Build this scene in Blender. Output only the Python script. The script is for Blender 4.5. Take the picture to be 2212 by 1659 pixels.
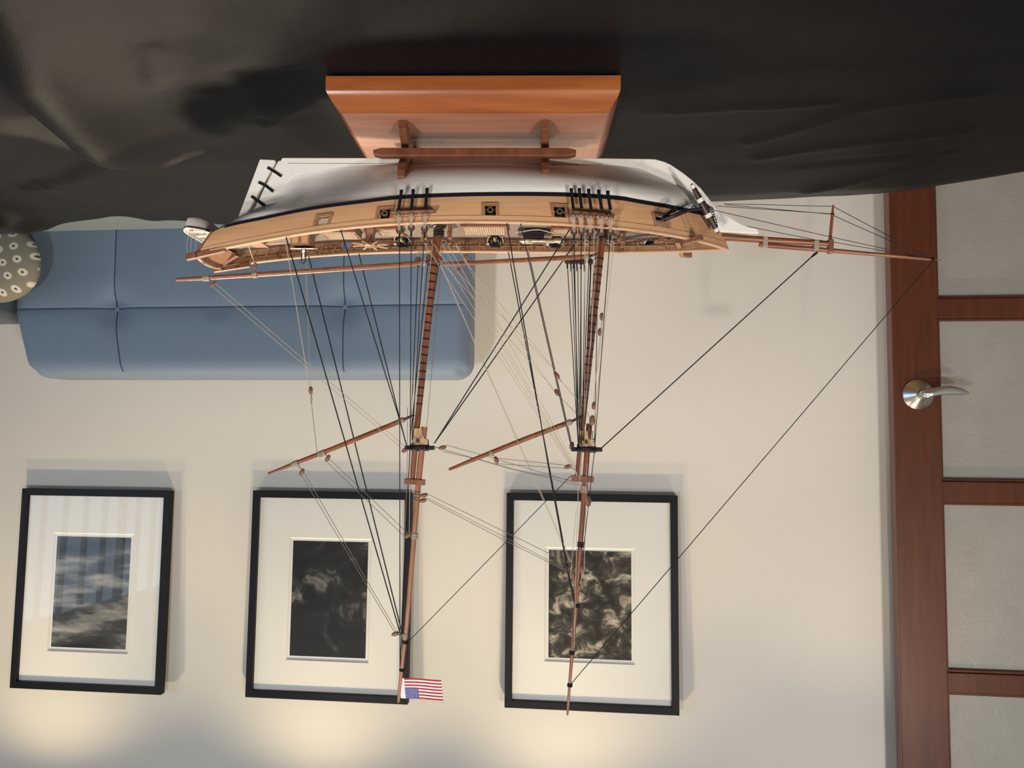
import bpy, math, random
from mathutils import Vector, Matrix
from math import sin, cos, pi, sqrt, exp, atan2
random.seed(7)
for o in list(bpy.data.objects): bpy.data.objects.remove(o, do_unlink=True)
COL = bpy.context.scene.collection
SC = bpy.context.scene

# ---------------------------------------------------------------- camera
# The photograph was taken with the camera upside down: the place itself is built upright, the camera is rolled by 180 degrees.
W, H, FPX = 2212.0, 1659.0, 1664.9
PITCH, ROLL = .0617, .0075
CAM = Vector((0, 0, 1.155))
FW = Vector((0, cos(PITCH), -sin(PITCH))); R0 = Vector((1, 0, 0)); U0 = R0.cross(FW)
RT = R0*cos(ROLL) + U0*sin(ROLL); UP = U0*cos(ROLL) - R0*sin(ROLL)
cd = bpy.data.cameras.new('camera'); cam = bpy.data.objects.new('camera', cd); COL.objects.link(cam)
cd.sensor_fit = 'HORIZONTAL'; cd.sensor_width = 36.0; cd.lens = 36.0*FPX/W; cd.clip_start = .02; cd.clip_end = 60
m = Matrix((-RT, -UP, -FW)).transposed().to_4x4(); m.translation = CAM; cam.matrix_world = m
SC.camera = cam

# ---------------------------------------------------------------- view, world, lamps
SC.view_settings.view_transform = 'Standard'; SC.view_settings.look = 'None'
SC.view_settings.gamma = 1.0; SC.view_settings.exposure = 0.0; SC.view_settings.use_curve_mapping = False
wd = bpy.data.worlds.new('world'); SC.world = wd; wd.use_nodes = True
wd.node_tree.nodes['Background'].inputs[0].default_value = (.75, .85, 1, 1); wd.node_tree.nodes['Background'].inputs[1].default_value = 1.0

WYAW = .1086
WA = Vector((cos(WYAW), sin(WYAW), 0)); WN = Vector((-sin(WYAW), cos(WYAW), 0)); WO = Vector((0, 2.7, 0))
def room(rx, off, z):            # along the back wall, distance in front of it, height
    return WO + WA*rx - WN*off + Vector((0, 0, z))
CEIL = 2.62
def spot(name, loc, aim, watts, col, ang=100, blend=.7, size=.05):
    l = bpy.data.lights.new(name, 'SPOT'); l.energy = watts; l.color = col; l.spot_size = math.radians(ang); l.spot_blend = blend; l.shadow_soft_size = size
    o = bpy.data.objects.new(name, l); COL.objects.link(o); o.location = loc
    o.rotation_euler = (Vector(aim)-Vector(loc)).to_track_quat('-Z', 'Y').to_euler(); return o
WARM = (1, .80, .47)
for rx, w, sp in ((1.66, 42, 21), (.66, 37, 22), (-.17, 42, 20), (-1.15, 33, 0)):   # recessed downlights close to the wall: main beam and spill; the last an added fill
    spot('wall_downlight', room(rx, .60, CEIL-.03), room(rx, .55, 0), w, (1, .78, .48), 98, 1.0, .03)
    if sp: spot('wall_downlight_spill', room(rx, .40, CEIL-.02), room(rx, .36, 0), sp, WARM, 128, .8, .03)
for x, y, w in ((-1.25, -1.0, 124), (1.25, -1.0, 124)):              # recessed lamps in the room behind the camera
    spot('ceiling_downlight', (x, y, CEIL-.03), (x*.3, y+2.0, 1.15), w, (.93, .96, 1.0), 160, .6, .06)
for x, y, w in ((-1.3, -1.6, 125), (1.35, -1.6, 125)):                 # a pair of unseen lamps added to brighten the ship's near side
    spot('ship_fill_spot', (x, y, CEIL-.03), (0, .97, .84), w, (1, .89, .76), 36, .5, .025)
spot('cloth_fill_spot', (.78, 1.95, CEIL-.03), (.45, .85, .75), 400, (1, .84, .64), 48, .9, .14)   # unseen lamp added to raise a highlight on the cloth
spot('wall_fill_spot', room(-1.55, 2.0, CEIL-.03), room(-1.5, 0, 1.95), 48, (1, .87, .73), 100, 1.0, .04)   # added lamp that brightens the upper wall by the door
try:
    SC.cycles.max_bounces = 4; SC.cycles.diffuse_bounces = 2; SC.cycles.caustics_reflective = False; SC.cycles.caustics_refractive = False; SC.cycles.glossy_bounces = 2; SC.cycles.transparent_max_bounces = 8
except Exception: pass
# ---------------------------------------------------------------- measuring helpers
def ray(u, v): return FW + RT*((W/2-u)/FPX) + UP*((v-H/2)/FPX)
def proj(P):
    d = Vector(P)-CAM; z = d.dot(FW)
    return W/2-FPX*d.dot(RT)/z, H/2+FPX*d.dot(UP)/z
def on_wall(u, v, off):          # (along the wall, height) on a plane standing off in front of the back wall
    d = ray(u, v); o = WO-WN*off-CAM; P = CAM+d*(o.dot(WN)/d.dot(WN))
    return (P-WO).dot(WA), P.z
def on_level(u, v, z):
    d = ray(u, v); return CAM+d*((z-CAM.z)/d.z)
SYAW = .0211
SA = Vector((cos(SYAW), sin(SYAW), 0)); SN = Vector((-sin(SYAW), cos(SYAW), 0))
S0 = Vector((.047, .879, .75))+SN*.0755
def P3(u, v, y=0.):              # ship-local point on the lengthwise plane y
    d = ray(u, v); P = CAM+d*((S0+SN*y-CAM).dot(SN)/d.dot(SN))-S0
    return Vector((P.dot(SA), y, P.z))
def sproj(x, y, z): return proj(S0+SA*x+SN*y+Vector((0, 0, z)))
def cr(xs, ys, x):               # Catmull-Rom through a table
    n = len(xs)
    if x <= xs[0]: return ys[0]+(ys[1]-ys[0])*(x-xs[0])/(xs[1]-xs[0])
    if x >= xs[-1]: return ys[-1]+(ys[-1]-ys[-2])*(x-xs[-1])/(xs[-1]-xs[-2])
    i = max(k for k in range(n-1) if xs[k] <= x)
    h = xs[i+1]-xs[i]; t = (x-xs[i])/h
    def sl(k):
        if k == 0: return (ys[1]-ys[0])/(xs[1]-xs[0])
        if k == n-1: return (ys[-1]-ys[-2])/(xs[-1]-xs[-2])
        return (ys[k+1]-ys[k-1])/(xs[k+1]-xs[k-1])
    a, b = sl(i)*h, sl(i+1)*h
    return (2*t**3-3*t*t+1)*ys[i]+(t**3-2*t*t+t)*a+(-2*t**3+3*t*t)*ys[i+1]+(t**3-t*t)*b
def lerp(a, b, t): return a+(b-a)*t

# ---------------------------------------------------------------- materials
MT = {}
def mat(name, col, rough=.5, metal=0, spec=.5, nodes=None, **kw):
    m = bpy.data.materials.new(name); m.use_nodes = True; b = m.node_tree.nodes['Principled BSDF']
    b.inputs['Base Color'].default_value = (*col, 1); b.inputs['Roughness'].default_value = rough; b.inputs['Metallic'].default_value = metal
    b.inputs['Specular IOR Level'].default_value = spec
    for k, v in kw.items(): b.inputs[k.replace('_', ' ')].default_value = v
    if nodes: nodes(m.node_tree, b)
    MT[name] = m; return m
def N(t, kind, **kw):
    n = t.nodes.new(kind)
    for k, v in kw.items():
        if k in n.inputs: n.inputs[k].default_value = v
        else: setattr(n, k, v)
    return n
def coords(t, scale=(1, 1, 1), kind='Object'):
    c = N(t, 'ShaderNodeTexCoord'); mp = N(t, 'ShaderNodeMapping'); mp.inputs['Scale'].default_value = scale
    t.links.new(c.outputs[kind], mp.inputs['Vector']); return mp.outputs[0]
def ramp(t, fac, stops):
    r = N(t, 'ShaderNodeValToRGB'); e = r.color_ramp.elements
    while len(e) < len(stops): e.new(.5)
    for x, (p, c) in zip(e, stops): x.position = p; x.color = (*c, 1)
    t.links.new(fac, r.inputs[0]); return r.outputs[0]
def noise(t, vec, scale, detail=4, rough=.55, dist=0.):
    n = N(t, 'ShaderNodeTexNoise', Scale=scale, Detail=detail, Roughness=rough, Distortion=dist); t.links.new(vec, n.inputs['Vector']); return n.outputs['Fac']
def bump(t, b, h, strength=.2, dist=.001):
    n = N(t, 'ShaderNodeBump', Strength=strength, Distance=dist); t.links.new(h, n.inputs['Height']); t.links.new(n.outputs[0], b.inputs['Normal'])
def wood(scale, stops, bs=.15, nsc=1., det=5, dist=.4):
    def f(t, b):
        v = coords(t, scale); n = noise(t, v, nsc, det, .6, dist)
        t.links.new(ramp(t, n, stops), b.inputs['Base Color']); bump(t, b, n, bs, .0006)
    return f
def tint(scale, stops, bs=.1, bd=.001, nsc=1., det=4):
    def f(t, b):
        n = noise(t, coords(t, scale), nsc, det); t.links.new(ramp(t, n, stops), b.inputs['Base Color']); bump(t, b, n, bs, bd)
    return f
mat('wall_paint', (.70, .67, .625), .75, 0, .25, lambda t, b: t.links.new(ramp(t, noise(t, coords(t), 3, 1), [(.3, (.695, .665, .62)), (.7, (.705, .675, .63))]), b.inputs['Base Color']))
mat('ceiling_paint', (.75, .74, .71), .8, 0, .2)
mat('floor_wood', (.30, .19, .11), .4, 0, .4, wood((1, 9, 1), [(.3, (.26, .16, .09)), (.7, (.36, .24, .14))], .1, 3))
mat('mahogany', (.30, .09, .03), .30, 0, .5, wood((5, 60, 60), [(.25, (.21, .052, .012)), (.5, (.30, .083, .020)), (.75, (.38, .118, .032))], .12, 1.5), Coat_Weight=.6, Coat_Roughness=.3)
mat('mahogany_sheen_top', (.36, .15, .085), .40, 0, .5, wood((5, 60, 60), [(.25, (.27, .105, .055)), (.5, (.33, .135, .075)), (.75, (.40, .175, .10))], .12, 1.5), Coat_Weight=1.0, Coat_Roughness=.42, Coat_IOR=1.7)  # same mahogany, paler: reflection of hull and wall put into the colour
mat('stand_brown', (.16, .06, .03), .35, 0, .5, wood((40, 40, 12), [(.3, (.11, .036, .017)), (.7, (.19, .066, .030))], .1, 2))
mat('spar_wood', (.26, .10, .05), .38, 0, .5, wood((18, 120, 120), [(.25, (.125, .036, .014)), (.5, (.205, .066, .028)), (.8, (.30, .115, .052))], .1, 1.2))
mat('mast_wood', (.26, .10, .05), .38, 0, .5, wood((120, 120, 14), [(.25, (.115, .033, .014)), (.5, (.18, .057, .025)), (.8, (.26, .095, .045))], .1, 1.2))
mat('topmast_wood', (.40, .20, .10), .4, 0, .5, wood((120, 120, 14), [(.25, (.20, .070, .031)), (.5, (.30, .115, .052)), (.8, (.38, .165, .08))], .1, 1.2))
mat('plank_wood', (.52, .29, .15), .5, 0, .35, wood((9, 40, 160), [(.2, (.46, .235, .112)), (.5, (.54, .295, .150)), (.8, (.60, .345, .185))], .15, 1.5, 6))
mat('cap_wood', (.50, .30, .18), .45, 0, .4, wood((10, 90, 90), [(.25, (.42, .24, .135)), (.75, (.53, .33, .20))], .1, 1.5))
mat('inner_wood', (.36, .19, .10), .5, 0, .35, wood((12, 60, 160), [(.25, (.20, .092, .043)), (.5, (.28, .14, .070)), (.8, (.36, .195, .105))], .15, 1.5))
mat('brown_fitting', (.20, .085, .05), .4, 0, .45, wood((60, 60, 60), [(.3, (.14, .05, .028)), (.7, (.25, .11, .06))], .1, 1.5))
mat('light_fitting', (.50, .33, .20), .5, 0, .4, wood((70, 70, 70), [(.3, (.42, .26, .15)), (.7, (.56, .38, .24))], .1, 1.5))
mat('grating_wood', (.42, .31, .21), .55, 0, .3)
def deck_nodes(t, b):
    v = coords(t, (1, 1, 1)); sp = N(t, 'ShaderNodeSeparateXYZ'); t.links.new(v, sp.inputs[0])
    a = N(t, 'ShaderNodeMath', operation='MULTIPLY'); a.inputs[1].default_value = 260; t.links.new(sp.outputs[1], a.inputs[0])
    fr = N(t, 'ShaderNodeMath', operation='FRACT'); t.links.new(a.outputs[0], fr.inputs[0])
    t.links.new(ramp(t, fr.outputs[0], [(0, (.07, .05, .038)), (.08, (.165, .128, .105)), (1, (.19, .15, .123))]), b.inputs['Base Color'])
mat('deck_planks', (.4, .3, .25), .55, 0, .35, deck_nodes)
mat('hull_white', (.80, .76, .70), .42, 0, .45, tint((4, 30, 110), [(.3, (.76, .72, .665)), (.7, (.82, .785, .73))], .35, .0008, 1.5, 4))
mat('keel_white', (.82, .78, .71), .42, 0, .45, tint((30, 30, 30), [(.3, (.80, .76, .69)), (.7, (.83, .79, .72))], .08, .0005, 1.5))
mat('wale_black', (.008, .008, .013), .4, 0, .5)
mat('iron_black', (.010, .010, .012), .42, .2, .5)
mat('dark_stock', (.035, .016, .013), .4, 0, .5)
mat('deadeye_wood', (.10, .05, .035), .4, 0, .5)
mat('brass', (.62, .54, .36), .33, 1.0, .5)
mat('steel', (.45, .45, .45), .3, 1.0, .5)
mat('rope_black', (.008, .008, .009), .7, 0, .3)
mat('rope_tan', (.44, .35, .275), .75, 0, .2)
mat('rope_grey', (.19, .155, .125), .75, 0, .2)
mat('wrap_cord', (.34, .27, .20), .8, 0, .2, tint((1, 1, 1), [(.4, (.25, .19, .14)), (.6, (.42, .34, .26))], .5, .0006, 900, 2))
mat('white_band', (.72, .67, .60), .6, 0, .3)
mat('pale_lid', (.74, .70, .64), .45, 0, .4)
mat('flag_white', (.74, .70, .68), .7, 0, .2); mat('flag_red', (.36, .022, .035), .7, 0, .2); mat('flag_blue', (.035, .045, .22), .7, 0, .2)
def cloth_nodes(t, b):
    v = coords(t, (1, 1, 1)); w = noise(t, v, 1400, 2); n = noise(t, v, 6, 5, .6)
    ad = N(t, 'ShaderNodeMath', operation='MULTIPLY_ADD'); ad.inputs[1].default_value = 6.; t.links.new(n, ad.inputs[0]); t.links.new(w, ad.inputs[2])
    bump(t, b, ad.outputs[0], .25, .0012)
mat('black_satin', (.0045, .0044, .0052), .40, 0, .042, cloth_nodes, Anisotropic=.2)
mat('table_wood', (.08, .05, .03), .5, 0, .4)
mat('blue_leather', (.115, .165, .24), .55, 0, .35, tint((1, 1, 1), [(.3, (.142, .196, .272)), (.7, (.165, .225, .305))], .1, .0008, 260, 3))
mat('seam_thread', (.03, .05, .085), .7, 0, .2)
mat('pale_upholstery', (.30, .34, .36), .6, 0, .35, tint((1, 1, 1), [(.3, (.19, .225, .25)), (.7, (.215, .25, .275))], .1, .001, 120))
mat('arm_grey', (.10, .12, .14), .7, 0, .3)
mat('frame_black', (.006, .006, .009), .45, 0, .22)
mat('mat_board', (.80, .79, .76), .8, 0, .2)
mat('mat_bevel', (.84, .83, .80), .8, 0, .2)
def fabric_dots(t, b):
    v = coords(t, (1, 1, 1)); sp = N(t, 'ShaderNodeSeparateXYZ'); t.links.new(v, sp.inputs[0])
    def M(op, a, c=None):
        n = N(t, 'ShaderNodeMath', operation=op)
        for i, q in enumerate((a, c)):
            if q is None: continue
            if isinstance(q, (int, float)): n.inputs[i].default_value = q
            else: t.links.new(q, n.inputs[i])
        return n.outputs[0]
    X = M('MULTIPLY', sp.outputs[0], 22.5); Z = M('MULTIPLY', sp.outputs[2], 22.5)
    a = M('ADD', X, M('MULTIPLY', Z, .28)); c = M('SUBTRACT', Z, M('MULTIPLY', X, .28))
    a = M('SUBTRACT', M('FRACT', a), .5); c = M('SUBTRACT', M('FRACT', c), .5)
    d = M('SQRT', M('ADD', M('MULTIPLY', a, a), M('MULTIPLY', c, c)))
    t.links.new(ramp(t, d, [(0, (.09, .08, .06)), (.085, (.09, .08, .06)), (.11, (.68, .64, .55)), (.275, (.50, .475, .41)), (.30, (.215, .2, .165)), (1, (.215, .2, .165))]), b.inputs['Base Color'])
    bump(t, b, noise(t, v, 500, 2), .2, .001)
mat('dotted_fabric', (.36, .33, .25), .85, 0, .2, fabric_dots)
mat('door_mahogany', (.20, .06, .025), .42, 0, .4, wood((30, 30, 2.2), [(.25, (.070, .018, .006)), (.5, (.095, .025, .009)), (.8, (.125, .036, .014))], .08, 1.6))
mat('door_edge', (.23, .10, .07), .4, 0, .4, wood((30, 30, 3), [(.3, (.13, .055, .04)), (.7, (.17, .078, .058))], .05, 1.6))
def pane_nodes(t, b):
    v = coords(t, (1, 1, 1)); n = noise(t, v, 22, 6, .6, 1.8); bump(t, b, n, .35, .004)
    t.links.new(ramp(t, noise(t, v, 9, 4), [(.3, (.33, .32, .285)), (.7, (.37, .36, .325))]), b.inputs['Base Color'])
mat('obscure_glass', (.40, .385, .34), .38, 0, .4, pane_nodes)
mat('satin_nickel', (.56, .55, .53), .27, 1.0, .5)
mat('window_daylight', (.8, .9, 1), .5); _b = MT['window_daylight'].node_tree.nodes['Principled BSDF']
_b.inputs['Emission Color'].default_value = (.60, .79, 1, 1); _b.inputs['Emission Strength'].default_value = 3.0
mat('blind_slat', (.70, .72, .74), .6); mat('trim_white', (.75, .75, .73), .5)
def glass_mat():
    m = bpy.data.materials.new('picture_glass'); m.use_nodes = True; t = m.node_tree; t.nodes.clear()
    o = N(t, 'ShaderNodeOutputMaterial'); mx = N(t, 'ShaderNodeMixShader'); tr = N(t, 'ShaderNodeBsdfTransparent'); g = N(t, 'ShaderNodeBsdfGlossy', Roughness=.02); lw = N(t, 'ShaderNodeLayerWeight', Blend=.5); pw = N(t, 'ShaderNodeMath', operation='POWER'); pw.inputs[1].default_value = 5; fr = N(t, 'ShaderNodeMath', operation='MULTIPLY_ADD'); fr.inputs[1].default_value = .95; fr.inputs[2].default_value = .035
    t.links.new(lw.outputs['Facing'], pw.inputs[0]); t.links.new(pw.outputs[0], fr.inputs[0]); t.links.new(fr.outputs[0], mx.inputs[0]); t.links.new(tr.outputs[0], mx.inputs[1]); t.links.new(g.outputs[0], mx.inputs[2]); t.links.new(mx.outputs[0], o.inputs[0]); MT['picture_glass'] = m
glass_mat()
def print_mat(name, scale, rot, sc, stops, dist=0., det=6):
    def f(t, b):
        c = N(t, 'ShaderNodeTexCoord'); mp = N(t, 'ShaderNodeMapping'); mp.inputs['Scale'].default_value = scale; mp.inputs['Rotation'].default_value = (0, rot, 0)
        t.links.new(c.outputs['Object'], mp.inputs['Vector']); n = noise(t, mp.outputs[0], sc, det, .6, dist)
        t.links.new(ramp(t, n, stops), b.inputs['Base Color'])
    mat(name, (.1, .1, .1), .55, 0, .3, f)
print_mat('print_misty', (1, 1, 4.2), .95, 3.2, [(.36, (.012, .013, .016)), (.50, (.05, .053, .058)), (.60, (.22, .225, .22)), (.74, (.50, .50, .48))], .3)
print_mat('print_dark', (1, 1, 1), .3, 9, [(.46, (.008, .008, .009)), (.56, (.02, .02, .021)), (.66, (.16, .158, .15)), (.78, (.42, .41, .39))], .8)
print_mat('print_busy', (1, 1, 1.2), .2, 17, [(.42, (.014, .012, .009)), (.52, (.06, .053, .042)), (.58, (.28, .25, .20)), (.70, (.62, .56, .45))], .6)

# ---------------------------------------------------------------- mesh helpers
class MB:
    def __init__(s): s.v = []; s.f = []; s.m = []
    def add(s, vs, fs, mi=0):
        k = len(s.v); s.v += [tuple(p) for p in vs]; s.f += [tuple(i+k for i in f) for f in fs]; s.m += [mi]*len(fs); return s
    def box(s, c, d, rot=None, mi=0):
        c = Vector(c); vs = []
        for x in (-1, 1):
            for y in (-1, 1):
                for z in (-1, 1):
                    p = Vector((x*d[0]/2, y*d[1]/2, z*d[2]/2)); vs.append(c+(rot @ p if rot else p))
        return s.add(vs, [(0, 1, 3, 2), (4, 6, 7, 5), (0, 4, 5, 1), (2, 3, 7, 6), (0, 2, 6, 4), (1, 5, 7, 3)], mi)
    def bar(s, a, b, w, h, up=(0, 0, 1), mi=0):                       # box from a to b
        a, b = Vector(a), Vector(b); x = (b-a); L = x.length; x.normalize(); y = Vector(up).cross(x)
        if y.length < 1e-6: y = Vector((0, 1, 0))
        y.normalize(); z = x.cross(y); return s.box((a+b)/2, (L, w, h), Matrix((x, y, z)).transposed(), mi)
    def tube(s, pts, r, n=8, cap=True, mi=0):
        pts = [Vector(p) for p in pts]; q = len(pts); rs = r if isinstance(r, (list, tuple)) else [r]*q
        tan = [(pts[min(i+1, q-1)]-pts[max(i-1, 0)]).normalized() for i in range(q)]
        nr = tan[0].orthogonal().normalized(); vs = []; fs = []
        for i in range(q):
            nr = (nr-tan[i]*nr.dot(tan[i])); nr = nr.normalized() if nr.length > 1e-9 else tan[i].orthogonal().normalized(); bn = tan[i].cross(nr)
            vs += [pts[i]+(nr*cos(2*pi*k/n)+bn*sin(2*pi*k/n))*rs[i] for k in range(n)]
        for i in range(q-1):
            for k in range(n): fs.append((i*n+k, i*n+(k+1) % n, (i+1)*n+(k+1) % n, (i+1)*n+k))
        if cap: fs += [tuple(reversed(range(n))), tuple((q-1)*n+k for k in range(n))]
        return s.add(vs, fs, mi)
    def lathe(s, c, prof, n=14, axis=(0, 0, 1), mi=0):
        c = Vector(c); a = Vector(axis).normalized(); e = a.orthogonal().normalized(); g = a.cross(e); vs = []; fs = []
        for r, z in prof: vs += [c+a*z+(e*cos(2*pi*k/n)+g*sin(2*pi*k/n))*max(r, 1e-6) for k in range(n)]
        for i in range(len(prof)-1):
            for k in range(n): fs.append((i*n+k, i*n+(k+1) % n, (i+1)*n+(k+1) % n, (i+1)*n+k))
        fs += [tuple(reversed(range(n))), tuple((len(prof)-1)*n+k for k in range(n))]
        return s.add(vs, fs, mi)
    def torus(s, c, R, r, axis, n=12, k=6, arc=1., mi=0):
        c = Vector(c); a = Vector(axis).normalized(); e = a.orthogonal().normalized(); g = a.cross(e); vs = []; fs = []
        for i in range(n):
            t = 2*pi*i/n; d = e*cos(t)+g*sin(t)
            vs += [c+d*(R+r*cos(2*pi*j/k))+a*(r*sin(2*pi*j/k)) for j in range(k)]
        for i in range(n):
            for j in range(k): fs.append((i*k+j, ((i+1) % n)*k+j, ((i+1) % n)*k+(j+1) % k, i*k+(j+1) % k))
        return s.add(vs, fs, mi)
    def prism(s, poly, y0, y1, mi=0):                                  # outline in (x, z), extruded along y
        n = len(poly); vs = [(p[0], y0, p[1]) for p in poly]+[(p[0], y1, p[1]) for p in poly]
        return s.add(vs, [tuple(range(n)), tuple(reversed(range(n, 2*n)))]+[(i, i+n, (i+1) % n+n, (i+1) % n) for i in range(n)], mi)
    def prismx(s, poly, x0, x1, mi=0):                                 # outline in (y, z), extruded along x
        n = len(poly); vs = [(x0, p[0], p[1]) for p in poly]+[(x1, p[0], p[1]) for p in poly]
        return s.add(vs, [tuple(reversed(range(n))), tuple(range(n, 2*n))]+[(i, (i+1) % n, (i+1) % n+n, i+n) for i in range(n)], mi)
    def grid(s, rows, closed=False, mi=0):
        a, b = len(rows), len(rows[0]); vs = [p for r in rows for p in r]
        return s.add(vs, [(i*b+j, i*b+j+1, (i+1)*b+j+1, (i+1)*b+j) for i in range(a-1) for j in range(b-1)], mi)
    def build(s, name, mats, parent=None, smooth=False, bevel=0, auto=None, weld=True):
        me = bpy.data.meshes.new(name); me.from_pydata(s.v, [], s.f)
        ms = mats if isinstance(mats, (list, tuple)) else [mats]
        for q in ms: me.materials.append(MT[q])
        for p, k in zip(me.polygons, s.m): p.material_index = k; p.use_smooth = smooth
        import bmesh
        bm = bmesh.new(); bm.from_mesh(me)
        if weld: bmesh.ops.remove_doubles(bm, verts=bm.verts, dist=1e-7)
        bmesh.ops.recalc_face_normals(bm, faces=bm.faces)
        bm.to_mesh(me); bm.free()
        if smooth: me.set_sharp_from_angle(angle=math.radians(auto or 40))
        me.update(); o = bpy.data.objects.new(name, me); COL.objects.link(o)
        if parent: o.parent = parent
        if bevel:
            md = o.modifiers.new('bevel', 'BEVEL'); md.width = bevel; md.segments = 2; md.limit_method = 'ANGLE'; md.angle_limit = .6
        return o
def empty(name, loc, rz=0):
    o = bpy.data.objects.new(name, None); COL.objects.link(o); o.location = loc; o.rotation_euler.z = rz; o.empty_display_size = .05; return o
def tag(o, label=None, cat=None, group=None, kind=None):
    for k, v in (('label', label), ('category', cat), ('group', group), ('kind', kind)):
        if v: o[k] = v
    return o

# ================================================================ the room
RX0, RX1, DEPTH = -2.7, 3.3, 5.6
def rbox(name, mt, x0, x1, o0, o1, z0, z1, parent=None):              # box given along the wall, in front of it, in height
    r = Matrix((WA, -WN, Vector((0, 0, 1)))).transposed()
    return MB().box(room((x0+x1)/2, (o0+o1)/2, (z0+z1)/2), (x1-x0, abs(o1-o0), z1-z0), r).build(name, mt, parent)
def st(o): o['kind'] = 'structure'; return o
st(rbox('wall_back', 'wall_paint', RX0-.1, RX1+.1, -.1, 0, 0, CEIL))
st(rbox('floor', 'floor_wood', RX0-.1, RX1+.1, -.1, DEPTH+.1, -.1, 0))
st(rbox('ceiling', 'ceiling_paint', RX0-.1, RX1+.1, -.1, DEPTH+.1, CEIL, CEIL+.1))
st(rbox('wall_left', 'wall_paint', RX0-.1, RX0, 0, DEPTH, 0, CEIL))
st(rbox('wall_front', 'wall_paint', RX0-.1, RX1+.1, DEPTH, DEPTH+.1, 0, CEIL))
WZ0, WZ1, WF0, WF1 = .85, 2.35, 1.75, 4.3                            # the window in the side wall
wr = st(rbox('wall_right', 'wall_paint', RX1, RX1+.1, 0, WF0, 0, CEIL))
for a in ((WF1, DEPTH, 0, CEIL), (WF0, WF1, 0, WZ0), (WF0, WF1, WZ1, CEIL)):
    rbox('wall_section', 'wall_paint', RX1, RX1+.1, a[0], a[1], a[2], a[3], wr)
win = st(rbox('window_1', 'window_daylight', RX1+.07, RX1+.09, WF0, WF1, WZ0, WZ1))
for a in ((WF0, WF0+.05, WZ0, WZ1), (WF1-.05, WF1, WZ0, WZ1), (WF0, WF1, WZ0, WZ0+.05), (WF0, WF1, WZ1-.05, WZ1), (3.0, 3.05, WZ0, WZ1)):
    rbox('window_frame', 'trim_white', RX1+.02, RX1+.065, a[0], a[1], a[2], a[3], win)
for i in range(12):
    f = WF0+.08+i*.21
    r = Matrix((WA, -WN, Vector((0, 0, 1)))).transposed() @ Matrix.Rotation(.5, 3, 'Z')
    MB().box(room(RX1-.05, f, (WZ0+WZ1)/2), (.085, .002, WZ1-WZ0), r).build('blind_slat', 'blind_slat', win)
st(rbox('baseboard_back', 'trim_white', RX0, RX1, 0, .014, 0, .11))

# ---------------------------------------------------------------- door folded open against the wall
DF = .10                                                             # its face stands this far off the wall
d1 = st(empty('door_1', room(-1.7, DF-.022, 0)))
def dbox(name, mt, x0, x1, o0, o1, z0, z1, bev=0):
    ob = rbox(name, mt, x0, x1, o0, o1, z0, z1, None); ob.parent = d1; ob.matrix_parent_inverse = Matrix.Translation(-d1.location)
    if bev:
        md = ob.modifiers.new('bevel', 'BEVEL'); md.width = bev; md.segments = 2
    return ob
XS, XI = on_wall(1930, 829, DF)[0], on_wall(2031, 829, DF)[0]
XL = XS-.90; XLI = XL+(XS-XI)
DT = 2.40
dbox('stile', 'door_mahogany', XI, XS, DF-.045, DF, .02, DT, .003); dbox('stile', 'door_mahogany', XL, XLI, DF-.045, DF, .02, DT, .003)
dbox('edge_strip', 'door_edge', XS, XS+.0015, DF-.044, DF-.001, .02, DT)
mz = [on_wall(2100, v, DF)[1] for v in (644, 686, 1041, 1086, 1456, 1499)]
dbox('bottom_rail', 'door_mahogany', XLI, XI, DF-.045, DF, .02, .14, .002); dbox('top_rail', 'door_mahogany', XLI, XI, DF-.045, DF, DT-.12, DT, .002)
cuts = [.14]+mz+[DT-.12]
for i in range(3): dbox('crossbar', 'door_mahogany', XLI, XI, DF-.042, DF-.003, mz[2*i], mz[2*i+1], .002)
for i in range(4):
    z0, z1 = cuts[2*i], cuts[2*i+1]
    dbox('pane', 'obscure_glass', XLI-.003, XI+.003, DF-.030, DF-.022, z0-.003, z1+.003)
    for a in ((XLI, XLI+.007, z0, z1), (XI-.007, XI, z0, z1), (XLI, XI, z0, z0+.009), (XLI, XI, z1-.009, z1)):
        dbox('glazing_bead', 'door_mahogany', a[0], a[1], DF-.024, DF-.010, a[2], a[3], .002)
hx, hz = on_wall(1984, 852, DF+.004)
hc = room(hx, DF, hz)
def dchild(ob): ob.parent = d1; ob.matrix_parent_inverse = Matrix.Translation(-d1.location); return ob
ro = dchild(MB().lathe(hc, [(.049, -.003), (.049, .003), (.047, .006), (.030, .017), (.0165, .030), (.0165, .040)], 40, -WN).build('handle_rosette', 'satin_nickel', None, True, auto=35))
pts = [(0, .034), (.001, .052), (-.006, .062), (-.018, .066), (-.045, .066), (-.075, .065), (-.105, .063), (-.128, .060)]
vs = MB(); n = 14; rows = []
wz = [.0145, .0145, .0150, .0140, .0145, .0145, .0105, .002]; th = [.0145, .0145, .009, .006, .005, .0045, .004, .001]
dz = [0, 0, 0, -.004, -.009, -.010, -.006, -.002]
for i, (px, po) in enumerate(pts):
    q0 = pts[max(i-1, 0)]; q1 = pts[min(i+1, len(pts)-1)]; tx, to = q1[0]-q0[0], q1[1]-q0[1]; l = sqrt(tx*tx+to*to); nx, no = -to/l, tx/l
    rows.append([hc+WA*(px+nx*th[i]*cos(2*pi*k/n))-WN*(po+no*th[i]*cos(2*pi*k/n))+Vector((0, 0, dz[i]+wz[i]*sin(2*pi*k/n))) for k in range(n+1)])
vs.grid(rows); dchild(vs.build('handle_lever', 'satin_nickel', None, True, auto=60))

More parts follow.
